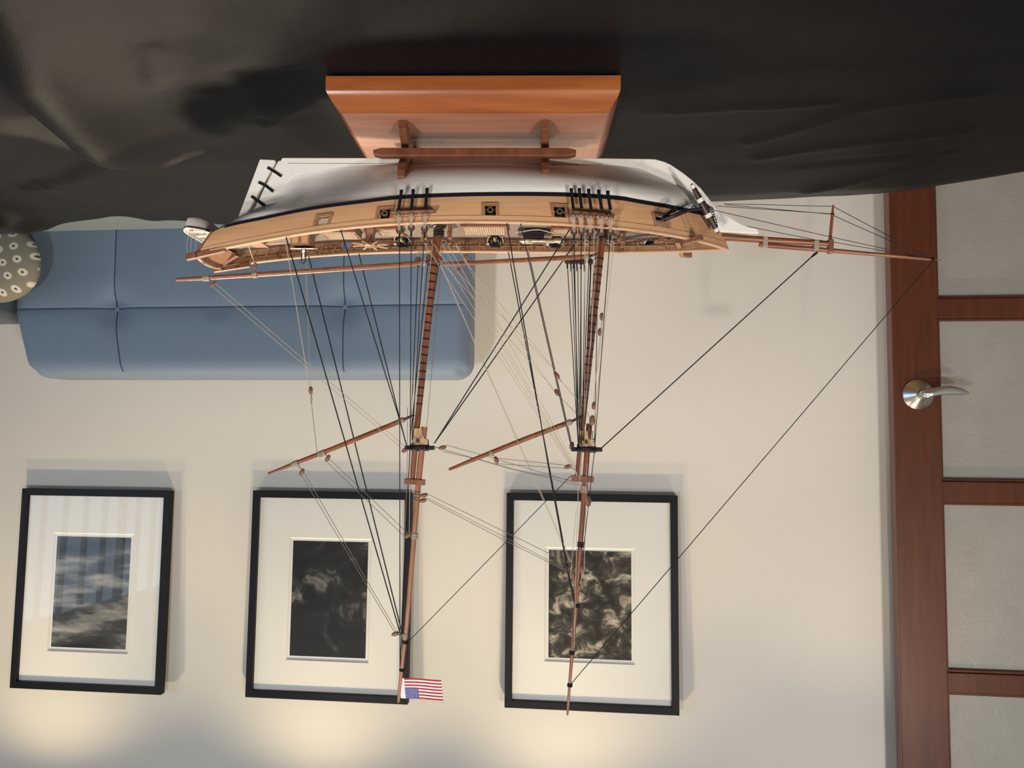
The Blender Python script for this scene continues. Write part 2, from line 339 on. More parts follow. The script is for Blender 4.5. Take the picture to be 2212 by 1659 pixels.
# ---------------------------------------------------------------- framed pictures
PW, PH, LEAN = .5782, .7154, .0242
def picture(rx, z0, op, pr, prmat, label):
    root = empty('framed_picture', room(rx, .003, z0), WYAW); root.rotation_euler = (LEAN, 0, WYAW)
    fw, y0, y1 = .0245, -.030, -.003                                  # local: x right, -y towards the room, z up
    tag(root, label, 'picture', 'framed photographs in a row on the wall')
    o = MB()
    for p in ([(-PW/2, 0), (PW/2, 0), (PW/2-fw, fw), (-PW/2+fw, fw)], [(PW/2, 0), (PW/2, PH), (PW/2-fw, PH-fw), (PW/2-fw, fw)],
              [(PW/2, PH), (-PW/2, PH), (-PW/2+fw, PH-fw), (PW/2-fw, PH-fw)], [(-PW/2, PH), (-PW/2, 0), (-PW/2+fw, fw), (-PW/2+fw, PH-fw)]):
        MB().prism(p, y0, y1).build('frame_side', 'frame_black', root, bevel=.0012)
    x0, x1, z0_, z1 = op
    o = MB()
    for a in ((-PW/2+fw, x0, fw, PH-fw), (x1, PW/2-fw, fw, PH-fw), (x0, x1, fw, z0_), (x0, x1, z1, PH-fw)):
        o.box(((a[0]+a[1])/2, -.0155, (a[2]+a[3])/2), (a[1]-a[0], .003, a[3]-a[2]))
    mb = o.build('mat_board', 'mat_board', root)
    bv = .004; o = MB()
    A = [(x0, z0_), (x1, z0_), (x1, z1), (x0, z1)]; B = [(x0+bv, z0_+bv), (x1-bv, z0_+bv), (x1-bv, z1-bv), (x0+bv, z1-bv)]
    o.add([(p[0], -.0171, p[1]) for p in A]+[(p[0], -.0125, p[1]) for p in B], [(i, (i+1) % 4, (i+1) % 4+4, i+4) for i in range(4)])
    o.build('mat_bevel', 'mat_bevel', mb)
    MB().box(((x0+x1)/2, -.0115, (z0_+z1)/2), (x1-x0, .001, z1-z0_)).build('backing_paper', 'mat_board', root)
    p0, p1, q0, q1 = pr
    MB().box(((p0+p1)/2, -.0125, (q0+q1)/2), (p1-p0, .0008, q1-q0)).build('photographic_print', prmat, root)
    MB().add([(-PW/2+fw-.002, -.0205, fw-.002), (PW/2-fw+.002, -.0205, fw-.002), (PW/2-fw+.002, -.0205, PH-fw+.002), (-PW/2+fw-.002, -.0205, PH-fw+.002)], [(0, 1, 2, 3)]).build('glass_pane', 'picture_glass', root)
    MB().box((0, -.005, PH/2), (PW-2*fw+.002, .002, PH-2*fw+.002)).build('back_board', 'table_wood', root)
def frac(l, r, b, t): return (-PW/2+l*PW, -PW/2+r*PW, b*PH, t*PH)     # upright fractions: left right bottom top
picture(1.523, 1.3785, frac(.240, .780, .222, .815), frac(.262, .760, .242, .795), 'print_misty', 'black framed picture of pale hazy streaks on dark ground, farthest from the door')
picture(.6339, 1.372, frac(.247, .762, .228, .820), frac(.270, .742, .245, .800), 'print_dark', 'middle black framed picture, its print mostly black, behind the flagged mast')
picture(-.277, 1.3665, frac(.247, .772, .253, .786), frac(.267, .748, .268, .768), 'print_busy', 'black framed picture with busy high contrast print, nearest the door')

# ---------------------------------------------------------------- sofa
SOF = .30
sx1, _ = on_wall(22, 640, SOF); sxt, szt = on_wall(56, 808, SOF); sx0, _ = on_wall(1011, 640, SOF)
szt = on_wall(500, 815, SOF)[1]; szb = on_wall(300, 497, SOF)[1]
zmid = on_wall(500, 663, SOF)[1]
c1, c2 = on_wall(741, 663, SOF)[0], on_wall(245, 663, SOF)[0]
sofa = empty('sofa', room((sx0+sx1)/2, SOF, 0), WYAW)
tag(sofa, 'blue leather tufted sofa against the wall below the pictures', 'sofa')
cxs = (sx0+sx1)/2
xa, xb = sx0-cxs, sx1-cxs; taper = sx1-sxt; kx = [xa, c1-cxs, c2-cxs, xb]; kz = [szb-.10, zmid, szt]
def sof_x(x, z):                                                       # the end away from the door leans in towards the top
    k = max(0, min(1, (z-zmid)/(szt-zmid))); f = (x-xa)/(xb-xa); return x-taper*k*f*f
def back_surface(x, z, i, j):
    a = (x-kx[i])/(kx[i+1]-kx[i]); b = (z-kz[j])/(kz[j+1]-kz[j])
    p = (1-abs(2*a-1)**3.2)**.5*(1-abs(2*b-1)**3.2)**.5 if 0 < a < 1 and 0 < b < 1 else 0
    y = -.009*p
    for bx in (kx[1], kx[2]):                                           # the buttons pull the leather in
        d = sqrt((x-bx)**2+((z-zmid)*1.1)**2); y += .022*exp(-(d/.05)**2)
    e = .05                                                            # rounded rim
    for q in (x-xa, xb-x, szt-z):
        if q < e: y += e-sqrt(max(0, e*e-(e-q)**2))
    return y
BT = .15
for i in range(3):
    for j in range(2):
        nx_, nz_ = 26, 18; o = MB(); rows = []
        for b in range(nz_+1):
            r = []
            for a in range(nx_+1):
                fa, fb = (1-cos(pi*a/nx_))/2, (1-cos(pi*b/nz_))/2
                x = lerp(kx[i], kx[i+1], fa); z = lerp(kz[j], kz[j+1], fb)
                rc = .055; y = back_surface(x, z, i, j); xx, zz = x, z
                for ex, sg in ((xa, 1), (xb, -1)):                      # round the top corners of the outline
                    qx, qz = (x-ex)*sg, szt-z
                    if qx < rc and qz < rc:
                        dx, dz_ = rc-qx, rc-qz; mx_ = max(dx, dz_); l = sqrt(dx*dx+dz_*dz_)
                        if l > 1e-9: s_ = mx_/l; xx = ex+sg*(rc-dx*s_); zz = szt-(rc-dz_*s_)
                r.append((sof_x(xx, z), y, zz))
            rows.append(r)
        o.grid(rows); o.build('back_panel', 'blue_leather', sofa, True, auto=70)
o = MB(); out = [(xa, kz[0]), (xb, kz[0])]
for k in range(7):
    t = pi/2*k/6; out.append((sof_x(xb-.055+.055*cos(t), szt), szt-.055+.055*sin(t)) if k else (sof_x(xb, szt-.055), szt-.055))
for k in range(7): t = pi/2+pi/2*k/6; out.append((xa+.055+.055*cos(t), szt-.055+.055*sin(t)))
o.prism(out, .048, BT); o.build('back_shell', 'blue_leather', sofa, True, bevel=.01)
o = MB()                                                               # stitched seams
for bx in (kx[1], kx[2]):
    for (z0, z1, i, j) in ((kz[0], zmid, 0, 0), (zmid, szt-.02, 0, 1)):
        p = []
        for k in range(15):
            z = lerp(z0, z1, k/14); x = bx; yv = back_surface(x, z, 0, j); p.append((sof_x(x, z), yv-.0004, z))
        o.tube(p, .0019, 5)
p = [(sof_x(lerp(xa+.02, xb-.02, k/60), zmid), back_surface(lerp(xa+.02, xb-.02, k/60), zmid, 0, 0)-.0004, zmid) for k in range(61)]
o.tube(p, .0019, 5); o.build('seam', 'seam_thread', sofa, True)
for bx in (kx[1], kx[2]):
    MB().lathe((bx, back_surface(bx, zmid, 0, 0)+.002, zmid), [(.012, 0), (.011, .003), (.006, .0055), (.0005, .006)], 16, (0, -1, 0)).build('tuft_button', 'blue_leather', sofa, True)
ZS = szb
MB().box(((xa+xb)/2, -.30, ZS-.065), (xb-xa-.01, .62, .13)).build('seat_cushion', 'pale_upholstery', sofa, bevel=.02)
MB().box(((xa+xb)/2, -.25, ZS-.20), (xb-xa-.02, .66, .13)).build('seat_base', 'blue_leather', sofa, bevel=.01)
for lx in (xa+.08, xb-.08):
    for ly in (-.52, .04): MB().lathe((lx, ly, 0), [(.014, 0), (.022, ZS-.265)], 12).build('leg', 'table_wood', sofa)
az = on_wall(10, 681, SOF+.12)[1]
MB().box((xb+.065, -.22, (az+.12)/2), (.13, .66, az-.12)).build('armrest', 'arm_grey', sofa, True, bevel=.03)

# dotted cushion leaning in the corner of the sofa
cu = MB(); rows = []; nu, nv = 40, 24
for i in range(nv+1):
    ph = -pi/2+pi*i/nv; r = []
    for k in range(nu+1):
        t = 2*pi*k/nu; ct, s_ = cos(t), sin(t); e = .95
        X = abs(ct)**e*(1 if ct > 0 else -1)*cos(ph)**.8*.152; Z = abs(s_)**e*(1 if s_ > 0 else -1)*cos(ph)**.8*.128; Y = .058*sin(ph)
        r.append((X, Y, Z))
    rows.append(r)
cu.grid(rows); cux, cuz = on_wall(-20, 535, .42)
co = cu.build('dotted_cushion', 'dotted_fabric', None, True, auto=80)
co.location = room(cux, .395, ZS+.127); co.rotation_euler = (-.10, .0, WYAW)
tag(co, 'taupe cushion printed with pale rings, resting at the end of the blue sofa', 'cushion')

# ---------------------------------------------------------------- table and black cloth
TYAW = .19; TZ = .75
TA = Vector((-.66, 1.235, 0)); E1 = Vector((cos(TYAW), sin(TYAW), 0)); E2 = Vector((sin(TYAW), -cos(TYAW), 0)); TL, TD = 1.95, .86
tb = empty('table', TA+E1*TL/2+E2*TD/2, TYAW); tag(tb, 'table hidden under the draped black cloth', 'table')
MB().box((0, -.03, TZ-.024), (TL, TD-.06, .036)).build('tabletop', 'table_wood', tb)
for x in (-1, 1):
    for y in (-1, 1): MB().bar((x*(TL/2-.07), y*(TD/2-.10), 0), (x*(TL/2-.07), y*(TD/2-.10), TZ-.042), .06, .06, (1, 0, 0)).build('leg', 'table_wood', tb)
EDGE = [(-420, 470), (-250, 480), (-120, 492), (-40, 503), (0, 508), (28, 509), (52, 505), (75, 496), (100, 488), (130, 481), (170, 476), (210, 471), (250, 465), (285, 467), (325, 475), (370, 472), (420, 473), (500, 482), (640, 475), (900, 462), (1200, 452), (1400, 455),
        (1560, 466), (1640, 463), (1700, 457), (1760, 455), (1825, 458), (1860, 450), (1920, 440), (1990, 428), (2060, 413), (2130, 404), (2212, 393), (2300, 385)]
def st_of(P): d = Vector((P.x, P.y, 0))-TA; return d.dot(E1), d.dot(E2)
ES = sorted(st_of(on_level(u, v, TZ-.004)) for u, v in EDGE)
SS = [e[0] for e in ES]; TT = [e[1] for e in ES]
RIDGES = [  # polyline in the photograph, height, width: creases and folds of the cloth as they lie on the table
    ([(-80, 20), (30, 60), (130, 130), (230, 215), (300, 290)], .020, .055), ([(60, 405), (130, 385), (200, 358), (290, 325), (360, 300), (440, 285)], .010, .014),
    ([(-60, 250), (60, 270), (140, 300)], .012, .03), ([(330, 40), (345, 90)], -.003, .010), ([(430, 10), (560, 60), (640, 200)], .008, .05),
    ([(560, 208), (620, 228), (700, 245)], -.004, .012), ([(400, 300), (520, 320), (600, 330)], .004, .02),
    ([(1330, 250), (1500, 243), (1700, 232), (1800, 226)], .0035, .008), ([(1620, 312), (1740, 278), (1850, 242), (1980, 218), (2120, 206)], .005, .011),
    ([(1640, 345), (1800, 320), (1990, 300), (2080, 290)], .004, .012), ([(1730, 360), (1900, 345), (2060, 330)], -.004, .010), ([(1740, 420), (1860, 395), (2000, 358)], .004, .010),
    ([(-60, 470), (20, 468), (50, 480)], .022, .03), ([(120, 250), (240, 300)], -.010, .03), ([(-100, 120), (40, 190), (120, 250)], -.010, .05)]
RL = [([on_level(u, v, TZ) for u, v in pl], h, w) for pl, h, w in RIDGES]
def segd(P, A, B):
    ax, ay, bx, by = A.x, A.y, B.x, B.y; dx, dy = bx-ax, by-ay; t = max(0, min(1, ((P.x-ax)*dx+(P.y-ay)*dy)/(dx*dx+dy*dy))); return sqrt((P.x-ax-dx*t)**2+(P.y-ay-dy*t)**2)
from mathutils import noise as mnoise
def cloth_z(P, s, t):
    z = TZ-.0035
    if s < 0: z -= .10*(-s)
    if t < 0: z -= .25*t*t/(.03+abs(t))
    h = 0
    for pl, a, w in RL:
        d = min(segd(P, pl[k], pl[k+1]) for k in range(len(pl)-1))
        if d < 3*w: h += a*exp(-(d/w)**2)
    fl = max(0, min(1, (P.x-.18)/.25))
    rx_ = .47+.03*sin(P.y*7+1)                                          # a broad swell of loose cloth at one side of the stand
    up = max(0, min(1, (P.x-.15)/(rx_-.15)))**1.15
    if P.x > rx_: up = .25+.75*exp(-((P.x-rx_)/.07)**2)
    ay = .016+.145*max(0, min(.90, P.y)-.50); fy = max(0, min(1, (1.16-P.y)/.26)); fy = fy*fy*(3-2*fy)
    h += ay*up*fy
    h += fl*.010*(mnoise.noise(Vector((P.x*3.1+4, P.y*4.5, 1.3)))+.3) + .0022*mnoise.noise(Vector((P.x*9, P.y*13, 4)))
    q = abs((P-S0).dot(SA)), abs((P-S0).dot(SN))                        # flat where the stand presses on it
    k = max(0, min(1, max((q[0]-.19)/.06, (q[1]-.115)/.05)))
    return z+max(h, -.002 if 0 < s < TL and 0 < t < TD else -1)*k
o = MB(); rows = []; ns, nt = 230, 120
for i in range(ns+1):
    s = lerp(-.26, TL+.16, i/ns); r = []
    tm = cr(SS, TT, s) if SS[0] < s < SS[-1] else (TT[0] if s <= SS[0] else TT[-1])
    tm += .0012*mnoise.noise(Vector((s*140, 3, 0)))
    for j in range(nt+1):
        t = lerp(tm, TD+.01, j/nt); P = TA+E1*s+E2*t; r.append(Vector((P.x, P.y, cloth_z(P, s, t))))
    q = r[-1]
    for k in range(1, 7): r.append(Vector((q.x+E2.x*(.012+.006*sin(s*21)), q.y+E2.y*(.012+.006*sin(s*21)), q.z-.05*k)))
    rows.append(r)
cl = o.grid(rows).build('tablecloth', 'black_satin', None, True, auto=180)
md = cl.modifiers.new('thickness', 'SOLIDIFY'); md.thickness = .0008; md.offset = 1
tag(cl, 'creased black satin cloth spread over the table under the ship model', 'tablecloth')
# ================================================================ display stand
sd = empty('display_stand', S0, SYAW); tag(sd, 'polished mahogany display stand with two cradle brackets holding the ship', 'stand')
prof = [(.0985, 0), (.0985, .0150), (.0978, .0172), (.0945, .0210), (.0895, .0252), (.0835, .0293), (.0785, .0322), (.0745, .0340), (.0, .034)]
o = MB(); rows = []
for q in prof[:-1]:
    e = q[0]; ex = .1685-(.0985-e)*.55
    rows.append([(-ex, -e, q[1]), (ex, -e, q[1]), (ex, e, q[1]), (-ex, e, q[1]), (-ex, -e, q[1])])
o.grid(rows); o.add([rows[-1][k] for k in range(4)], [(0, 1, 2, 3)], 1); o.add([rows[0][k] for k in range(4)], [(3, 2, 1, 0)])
o.build('base_board', ['mahogany', 'mahogany_sheen_top'], sd, True, auto=25)
BZ = .034
bx1, bx2 = P3(872, 300, -.045).x, P3(1178, 300, -.045).x
# ================================================================ ship model
ship = empty('ship_model', S0, SYAW)
tag(ship, 'two-masted wooden sailing ship model with white hull and tan bulwarks on the stand', 'model ship')
XR = [-.3135, -.2842, -.2548, -.2254, -.1961, -.1667, -.1373, -.1080, -.0786, -.0492, -.0199, .0095, .0389, .0682, .0976, .1270, .1563, .1857, .2151, .2444, .2738, .3032, .3350]
BR = [.0010, .0204, .0357, .0475, .0565, .0632, .0680, .0714, .0737, .0752, .0758, .0758, .0749, .0733, .0710, .0679, .0642, .0600, .0555, .0510, .0468, .0430, .0398]
ZR = [.1763, .1734, .1710, .1690, .1674, .1660, .1649, .1640, .1633, .1627, .1624, .1623, .1625, .1630, .1641, .1656, .1676, .1702, .1734, .1772, .1815, .1862, .1919]
def rb(x): return max(0, cr(XR, BR, x))
def rz(x): return cr(XR, ZR, x)
WU = [461.5, 492, 559, 678, 800, 861, 983, 1080, 1165, 1237, 1340, 1374, 1447, 1501, 1545]
WV = [500, 487.5, 473, 449.5, 433.5, 426.5, 421, 419.3, 419.3, 421, 428, 434, 446.7, 457.5, 466]
FR = [(1356, 359, 0), (1392, 367, .12), (1428, 383, .28), (1450, 394, .38), (1483, 407, .52), (1510, 421, .66), (1530, 441, .82), (1546, 466, 1)]
FP = [P3(u, v) for u, v, t in FR]; FT = [t for *_, t in FR]
AR = [(604, 350, 0), (588, 380, .3), (572, 412, .55), (552, 452, .80), (532, 471, .90), (505, 490, .965)]
AP = [P3(u, v) for u, v, t in AR]; AT = [t for *_, t in AR]
xw1 = P3(461.5, 500, -.0385).x; AP.append(Vector((xw1, 0, P3(461.5, 500, -.0385).z))); AT.append(1)
Z0 = .0705
def fx(t): return cr(FT, [p.x for p in FP], t)
def fz(t): return cr(FT, [p.z for p in FP], t)
def ax_(t): return cr(AT, [p.x for p in AP], t)
def az_(t): return cr(AT, [p.z for p in AP], t)
XF, XA = -.3137, .3350
SK = [0, .04, .1, .2, .35, .5, .65, .78, .88, .95, 1]; AK = [1.15, 1.1, 1.0, .9, .74, .72, .86, 1.5, 2.8, 7, 30]
def railpt(s): x = lerp(XF, XA, s); return Vector((x, rb(x), rz(x)))
_wz = {}
def walept(s):
    k = round(s, 5)
    if k in _wz: return _wz[k]
    x = lerp(fx(1), xw1, s); c = .985-.20*max(0, 1-s/.10)**1.5; y = railpt(s).y*c; z = .135
    for _ in range(8):
        u, v = sproj(x, -y, z); z += (cr(WU, WV, u)-v)/1880
    _wz[k] = Vector((x, y, z)); return _wz[k]
def side(s, k):                                                         # bulwark: k 0 at the wale, 1 at the rail
    a, b = walept(s), railpt(s); p = a.lerp(b, k); p.y += .0012*sin(pi*k); return p
def low(s, t):                                                          # below the wale: t 0 at the keel, 1 at the wale
    w = walept(s); a = cr(SK, AK, s); f0 = (fz(t)-Z0)/(fz(1)-Z0); f1 = (az_(t)-Z0)/(az_(1)-Z0)
    k0 = max(0, 1-s/.34)**1.6; k1 = max(0, (s-.80)/.20)**1.5
    g = t*(1-k0-k1)+f0*k0+f1*k1; x = lerp(fx(t), ax_(t), s)
    return Vector((x, .0042+(w.y-.0042)*sin(pi/2*t**a) if w.y > .0042 else w.y*t**.3, Z0+(w.z-Z0)*g))
def at_x(x):                                                            # s for a rail position
    return max(0, min(1, (x-XF)/(XA-XF)))
# hull below the wale
NS, NT = 96, 26
o = MB()
for sg in (-1, 1):
    o.grid([[(p.x, sg*p.y, p.z) for p in (low(i/NS, j/NT) for j in range(NT+1))] for i in range(NS+1)])
rows = []
for j in range(NT+1):
    p = low(1, j/NT); rows.append([(p.x, -p.y, p.z), (p.x, 0, p.z), (p.x, p.y, p.z)])
o.grid(rows)
hull = o.build('hull', 'hull_white', ship, True, auto=60)
# keel, stem and head knee
kp = [(612, 343.5), (1300, 344.5), (1400, 346), (1414, 346.5), (1432, 351.5), (1447, 358), (1474, 376), (1494, 392), (1512, 409), (1533.5, 436), (1553, 456), (1564, 465), (1582, 476.5), (1600, 486.5), (1618, 492.8), (1630, 495.2), (1635, 499), (1638, 506.5), (1553, 502.5),
      (1540, 475), (1524, 446), (1500, 425), (1470, 408), (1430, 392), (1380, 372), (1340, 366), (1000, 370), (640, 380), (570, 452), (548, 462), (541, 468), (552, 452)]
MB().prism([(p.x, p.z) for p in (P3(u, v) for u, v in kp)], -.0045, .0045).build('keel', 'keel_white', ship, bevel=.0008)
MB().bar(P3(622, 353, -.0046), P3(1300, 355.5, -.0046), .0004, .0005).build('keel_seam', 'rope_grey', ship)
rp = [(563, 345.5), (595, 347), (597, 350), (534, 466), (529, 470), (514, 475.5)]
rud = MB().prism([(p.x, p.z) for p in (P3(u, v) for u, v in rp)], -.0034, .0034).build('rudder', 'keel_white', ship, bevel=.0012)
MB().tube([P3(606, 356), P3(549, 461)], .0012, 8).build('rudder_post', 'iron_black', rud, True)
for (a, b, c) in (((578, 362), (592, 370), (608, 381)), ((558.5, 393.5), (574, 401), (590, 414)), ((543, 424), (557, 434), (571, 445))):
    for y in (-.0058, .0058):
        q = MB(); sy = -1 if y < 0 else 1
        q.bar(P3(*a, sy*.0040), P3(*b, sy*.0048), .0034, .0010, (0, 1, 0)); q.bar(P3(*b, sy*.0050), P3(*c, sy*.0058), .0034, .0010, (0, 1, 0))
        hg = q.build('hinge_strap', 'iron_black', rud)
        if y < 0:
            for (f_, d_) in ((a, b), (c, b)):
                for kk in (.12, .45): MB().lathe(P3(lerp(f_[0], d_[0], kk), lerp(f_[1], d_[1], kk), -.0053 if f_ is a else -.0062), [(.0005, 0), (.0003, .0003)], 8, (0, -1, 0)).build('rivet', 'steel', hg)
# bulwarks with open gun ports
PORTS_U = [(686, 710), (819, 843), (1047, 1071), (1197, 1221), (1417, 1439)]
def s_of_u(u, k=.6):
    lo, hi = 0, 1
    for _ in range(40):
        md_ = (lo+hi)/2; p = side(md_, k)
        if sproj(p.x, -p.y, p.z)[0] > u: lo = md_
        else: hi = md_
    return (lo+hi)/2
PORTS = [tuple(sorted((s_of_u(a), s_of_u(b)))) for a, b in PORTS_U]
KS = [0, .42, .80, 1.]; TH = .0042
cuts = sorted([i/80 for i in range(81) if not any(a-.006 < i/80 < b+.006 for a, b in PORTS)]+[e for p in PORTS for e in p])
def is_port(i, r): return r == 1 and any(abs(cuts[i]-a) < 1e-9 and abs(cuts[i+1]-b) < 1e-9 for a, b in PORTS)
def inner(s, k, th=TH): p = side(s, k); return Vector((p.x, max(0, p.y-th), p.z))
for sg, nm in ((-1, 'near'), (1, 'far')):
    o = MB(); V = lambda p: (p.x, sg*p.y, p.z)
    for i in range(len(cuts)-1):
        a, b = cuts[i], cuts[i+1]
        for r in range(3):
            k0, k1 = KS[r], KS[r+1]
            if is_port(i, r):
                for (e, f_) in (((a, k0), (a, k1)), ((b, k0), (b, k1)), ((a, k0), (b, k0)), ((a, k1), (b, k1))):
                    o.add([V(side(*e)), V(side(*f_)), V(inner(*f_)), V(inner(*e))], [(0, 1, 2, 3)], 0)
                continue
            sub = 3 if r == 0 else 2
            for q in range(sub):
                c0, c1_ = lerp(k0, k1, q/sub), lerp(k0, k1, (q+1)/sub)
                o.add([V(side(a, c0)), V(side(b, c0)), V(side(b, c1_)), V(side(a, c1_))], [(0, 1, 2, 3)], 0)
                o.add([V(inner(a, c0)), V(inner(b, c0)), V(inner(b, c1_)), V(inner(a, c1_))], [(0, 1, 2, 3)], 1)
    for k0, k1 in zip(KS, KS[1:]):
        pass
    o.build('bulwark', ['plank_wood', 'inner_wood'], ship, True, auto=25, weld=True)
    def swept(name, mt, ka, kb, out, inn, s0=0., s1=1., n=90, lab=None, par=ship):
        q = MB(); rows = []
        for i in range(n+1):
            s = lerp(s0, s1, i/n); A, B = side(s, ka), side(s, kb); A.z -= 0
            rows.append([(A.x, sg*max(0, A.y+out), A.z), (B.x, sg*max(0, B.y+out), B.z), (B.x, sg*max(0, B.y-inn), B.z), (A.x, sg*max(0, A.y-inn), A.z), (A.x, sg*max(0, A.y+out), A.z)])
        q.grid(rows); q.add(rows[0][:4], [(0, 1, 2, 3)]); q.add(rows[-1][:4], [(3, 2, 1, 0)]); return q.build(name, mt, par, True, auto=30)
    swept('wale', 'wale_black', -.055, .075, .0014, .002, .0, .975)
    swept('sheer_strake', 'plank_wood', .80, .985, .0011, .001, .0, .998)
    # rail cap
    q = MB(); rows = []
    for i in range(91):
        s = i/90; B = side(s, 1); rows.append([(B.x, sg*max(0, B.y+.0022), B.z-.0006), (B.x, sg*max(0, B.y+.0022), B.z+.0012), (B.x, sg*max(0, B.y-TH-.0012), B.z+.0012), (B.x, sg*max(0, B.y-TH-.0012), B.z-.0006), (B.x, sg*max(0, B.y+.0022), B.z-.0006)])
    q.grid(rows); q.add(rows[0][:4], [(0, 1, 2, 3)]); q.add(rows[-1][:4], [(3, 2, 1, 0)]); q.build('rail_cap', 'cap_wood', ship, True, auto=30)
    # port frames and lid hinges
    for (a, b) in PORTS:
        q = MB(); ds = .0036/(XA-XF); dk = .085
        for (e, f_, wd_) in (((a-ds/2, KS[1]), (a-ds/2, KS[2]), 0), ((b+ds/2, KS[1]), (b+ds/2, KS[2]), 0), ((a-ds, KS[1]-dk/2), (b+ds, KS[1]-dk/2), 1)):
            A, B = side(*e), side(*f_)
            q.bar((A.x, sg*(A.y+.0005), A.z), (B.x, sg*(B.y+.0005), B.z), .0030, .0022, (0, 1, 0))
        q.build('port_frame', 'inner_wood', ship)
# transom
o = MB(); rows = []
for j in range(7):
    p = side(1, j/6); rows.append([(p.x+.004*(1-(k/4-1)**2), p.y*(k/4-1), p.z+(.004 if j == 6 else 0)*(1-(k/4-1)**2)) for k in range(9)])
o.grid(rows); o.build('transom', 'brown_fitting', ship, True)
o = MB(); p = side(1, 1); q_ = side(.975, .45)
rows = []
for j in range(2):
    z = p.z if j else q_.z+.004; x = p.x-.005 if j else q_.x+.004
    rows.append([(x+.004*(1-(k/4-1)**2), (p.y-TH)*(k/4-1), z) for k in range(9)])
o.grid(rows); o.build('inner_transom', 'inner_wood', ship, True)
pts = [(p.x+.0025+.004*(1-(k/8-1)**2), (p.y+.002)*(k/8-1), p.z+.001+.004*(1-(k/8-1)**2)) for k in range(17)]
MB().tube(pts, .0022, 8).build('taffrail', 'cap_wood', ship, True)
for sg in (-1, 1):
    A = side(.978, .55); B = side(1., .98); MB().bar((A.x, sg*(A.y-.016), A.z+.002), (B.x-.004, sg*(B.y-.006), B.z-.004), .008, .006).build('transom_knee', 'brown_fitting', ship)
for sg in (-1, 1):
    p, q_ = side(1, 0), side(1, 1); MB().bar((p.x+.0012, sg*(p.y+.0002), p.z), (q_.x+.0012, sg*(q_.y+.0002), q_.z), .0026, .0026, (0, 1, 0)).build('transom_trim', 'brown_fitting', ship)
# deck
DK = .0165
def dz_at(x): return rz(x)-DK
o = MB(); rows = []
for i in range(1, 81):
    s = i/80*.985; x = lerp(XF, XA, s); b = max(.0005, side(s, .5).y-TH); rows.append([(x, b*(k/4-1), dz_at(x)+.0015*(1-(k/4-1)**2)) for k in range(9)])
o.grid(rows); o.build('deck', 'deck_planks', ship, True, auto=70)
# timber heads along the inside of both bulwarks, and the waterway
for sg in (-1, 1):
    for k in range(34):
        s = .05+k*.0272
        if any(a-.008 < s < b+.008 for a, b in PORTS): continue
        A, B = inner(s, .48), inner(s, .97)
        if A.y < .008: continue
        MB().bar((A.x, sg*(A.y-.0008), A.z), (B.x, sg*(B.y-.0008), B.z), .0030, .0028, (0, 1, 0)).build('bulwark_stanchion', 'inner_wood', ship)
    q = MB(); q.tube([(lambda p: (p.x, sg*(p.y-.001), dz_at(p.x)+.0012))(inner(lerp(.05, .96, k/60), .5)) for k in range(61)], .0016, 5); q.build('waterway', 'brown_fitting', ship, True)
    q = MB(); q.tube([(lambda p: (p.x, sg*(p.y-.0016), p.z))(inner(lerp(.06, .96, k/60), .80)) for k in range(61)], .0012, 5); q.build('pin_rail', 'inner_wood', ship, True)
    for k in range(26):
        s = .22+k*.025; A = inner(s, .80)
        MB().lathe((A.x, sg*(A.y-.0026), A.z-.0035), [(.0003, 0), (.0006, .002), (.0009, .0045), (.0007, .007), (.0003, .0075)], 6).build('belaying_pin', 'brown_fitting', ship, True)

# ---------------------------------------------------------------- stand brackets, cut to the hull
def hull_y(x, z):                                                        # half breadth of the hull at a place
    best = None
    for i in range(0, 61):
        t = i/60
        lo, hi = 0, 1
        for _ in range(18):
            md_ = (lo+hi)/2
            if low(md_, t).x < x: lo = md_
            else: hi = md_
        p = low((lo+hi)/2, t)
        if best is None or abs(p.z-z) < best[0]: best = (abs(p.z-z), p.y)
    return best[1]
for bx in (bx1, bx2):
    outer = [(-.057, BZ), (-.057, .045), (-.048, .051), (-.037, .057), (-.034, .065), (-.042, .075), (-.0555, .086), (-.0600, .096), (-.0590, .1035), (-.0565, .106)]
    zt = [.106, .100, .094, .088, .082, .076, .070]
    inn = []
    for z in zt: inn.append((-min(.056, hull_y(bx, z)+.0016), z))
    inn = [(max(a, -.0540), z) for a, z in inn]
    poly = outer+[(a, z) for a, z in inn]+[(-.0065, .0655), (-.0065, .0605), (.0065, .0605), (.0065, .0655)]+[(-a, z) for a, z in reversed(inn)]+[(-a, z) for a, z in reversed(outer)]
    poly += [(.030, BZ), (.022, .041), (.0, .046), (-.022, .041), (-.030, BZ)]
    MB().prismx(poly, bx-.0046, bx+.0046).build('cradle_bracket', 'stand_brown', sd, bevel=.0008)
for y, s in ((-.0455, -1), (.0455, 1)):
    a, b = P3(808, 332, -.0455).x, P3(1244, 332, -.0455).x; zc = P3(1020, 331.5, -.0455).z; h = .0052
    poly = [(a, zc-.0028), (a, zc+.0028), (a-.010, zc+h), (b+.010, zc+h), (b, zc+.0028), (b, zc-.0028), (b+.010, zc-h), (a-.010, zc-h)]
    MB().prism(poly, y-.006, y+.006).build('side_rail', 'stand_brown', sd, bevel=.0012)

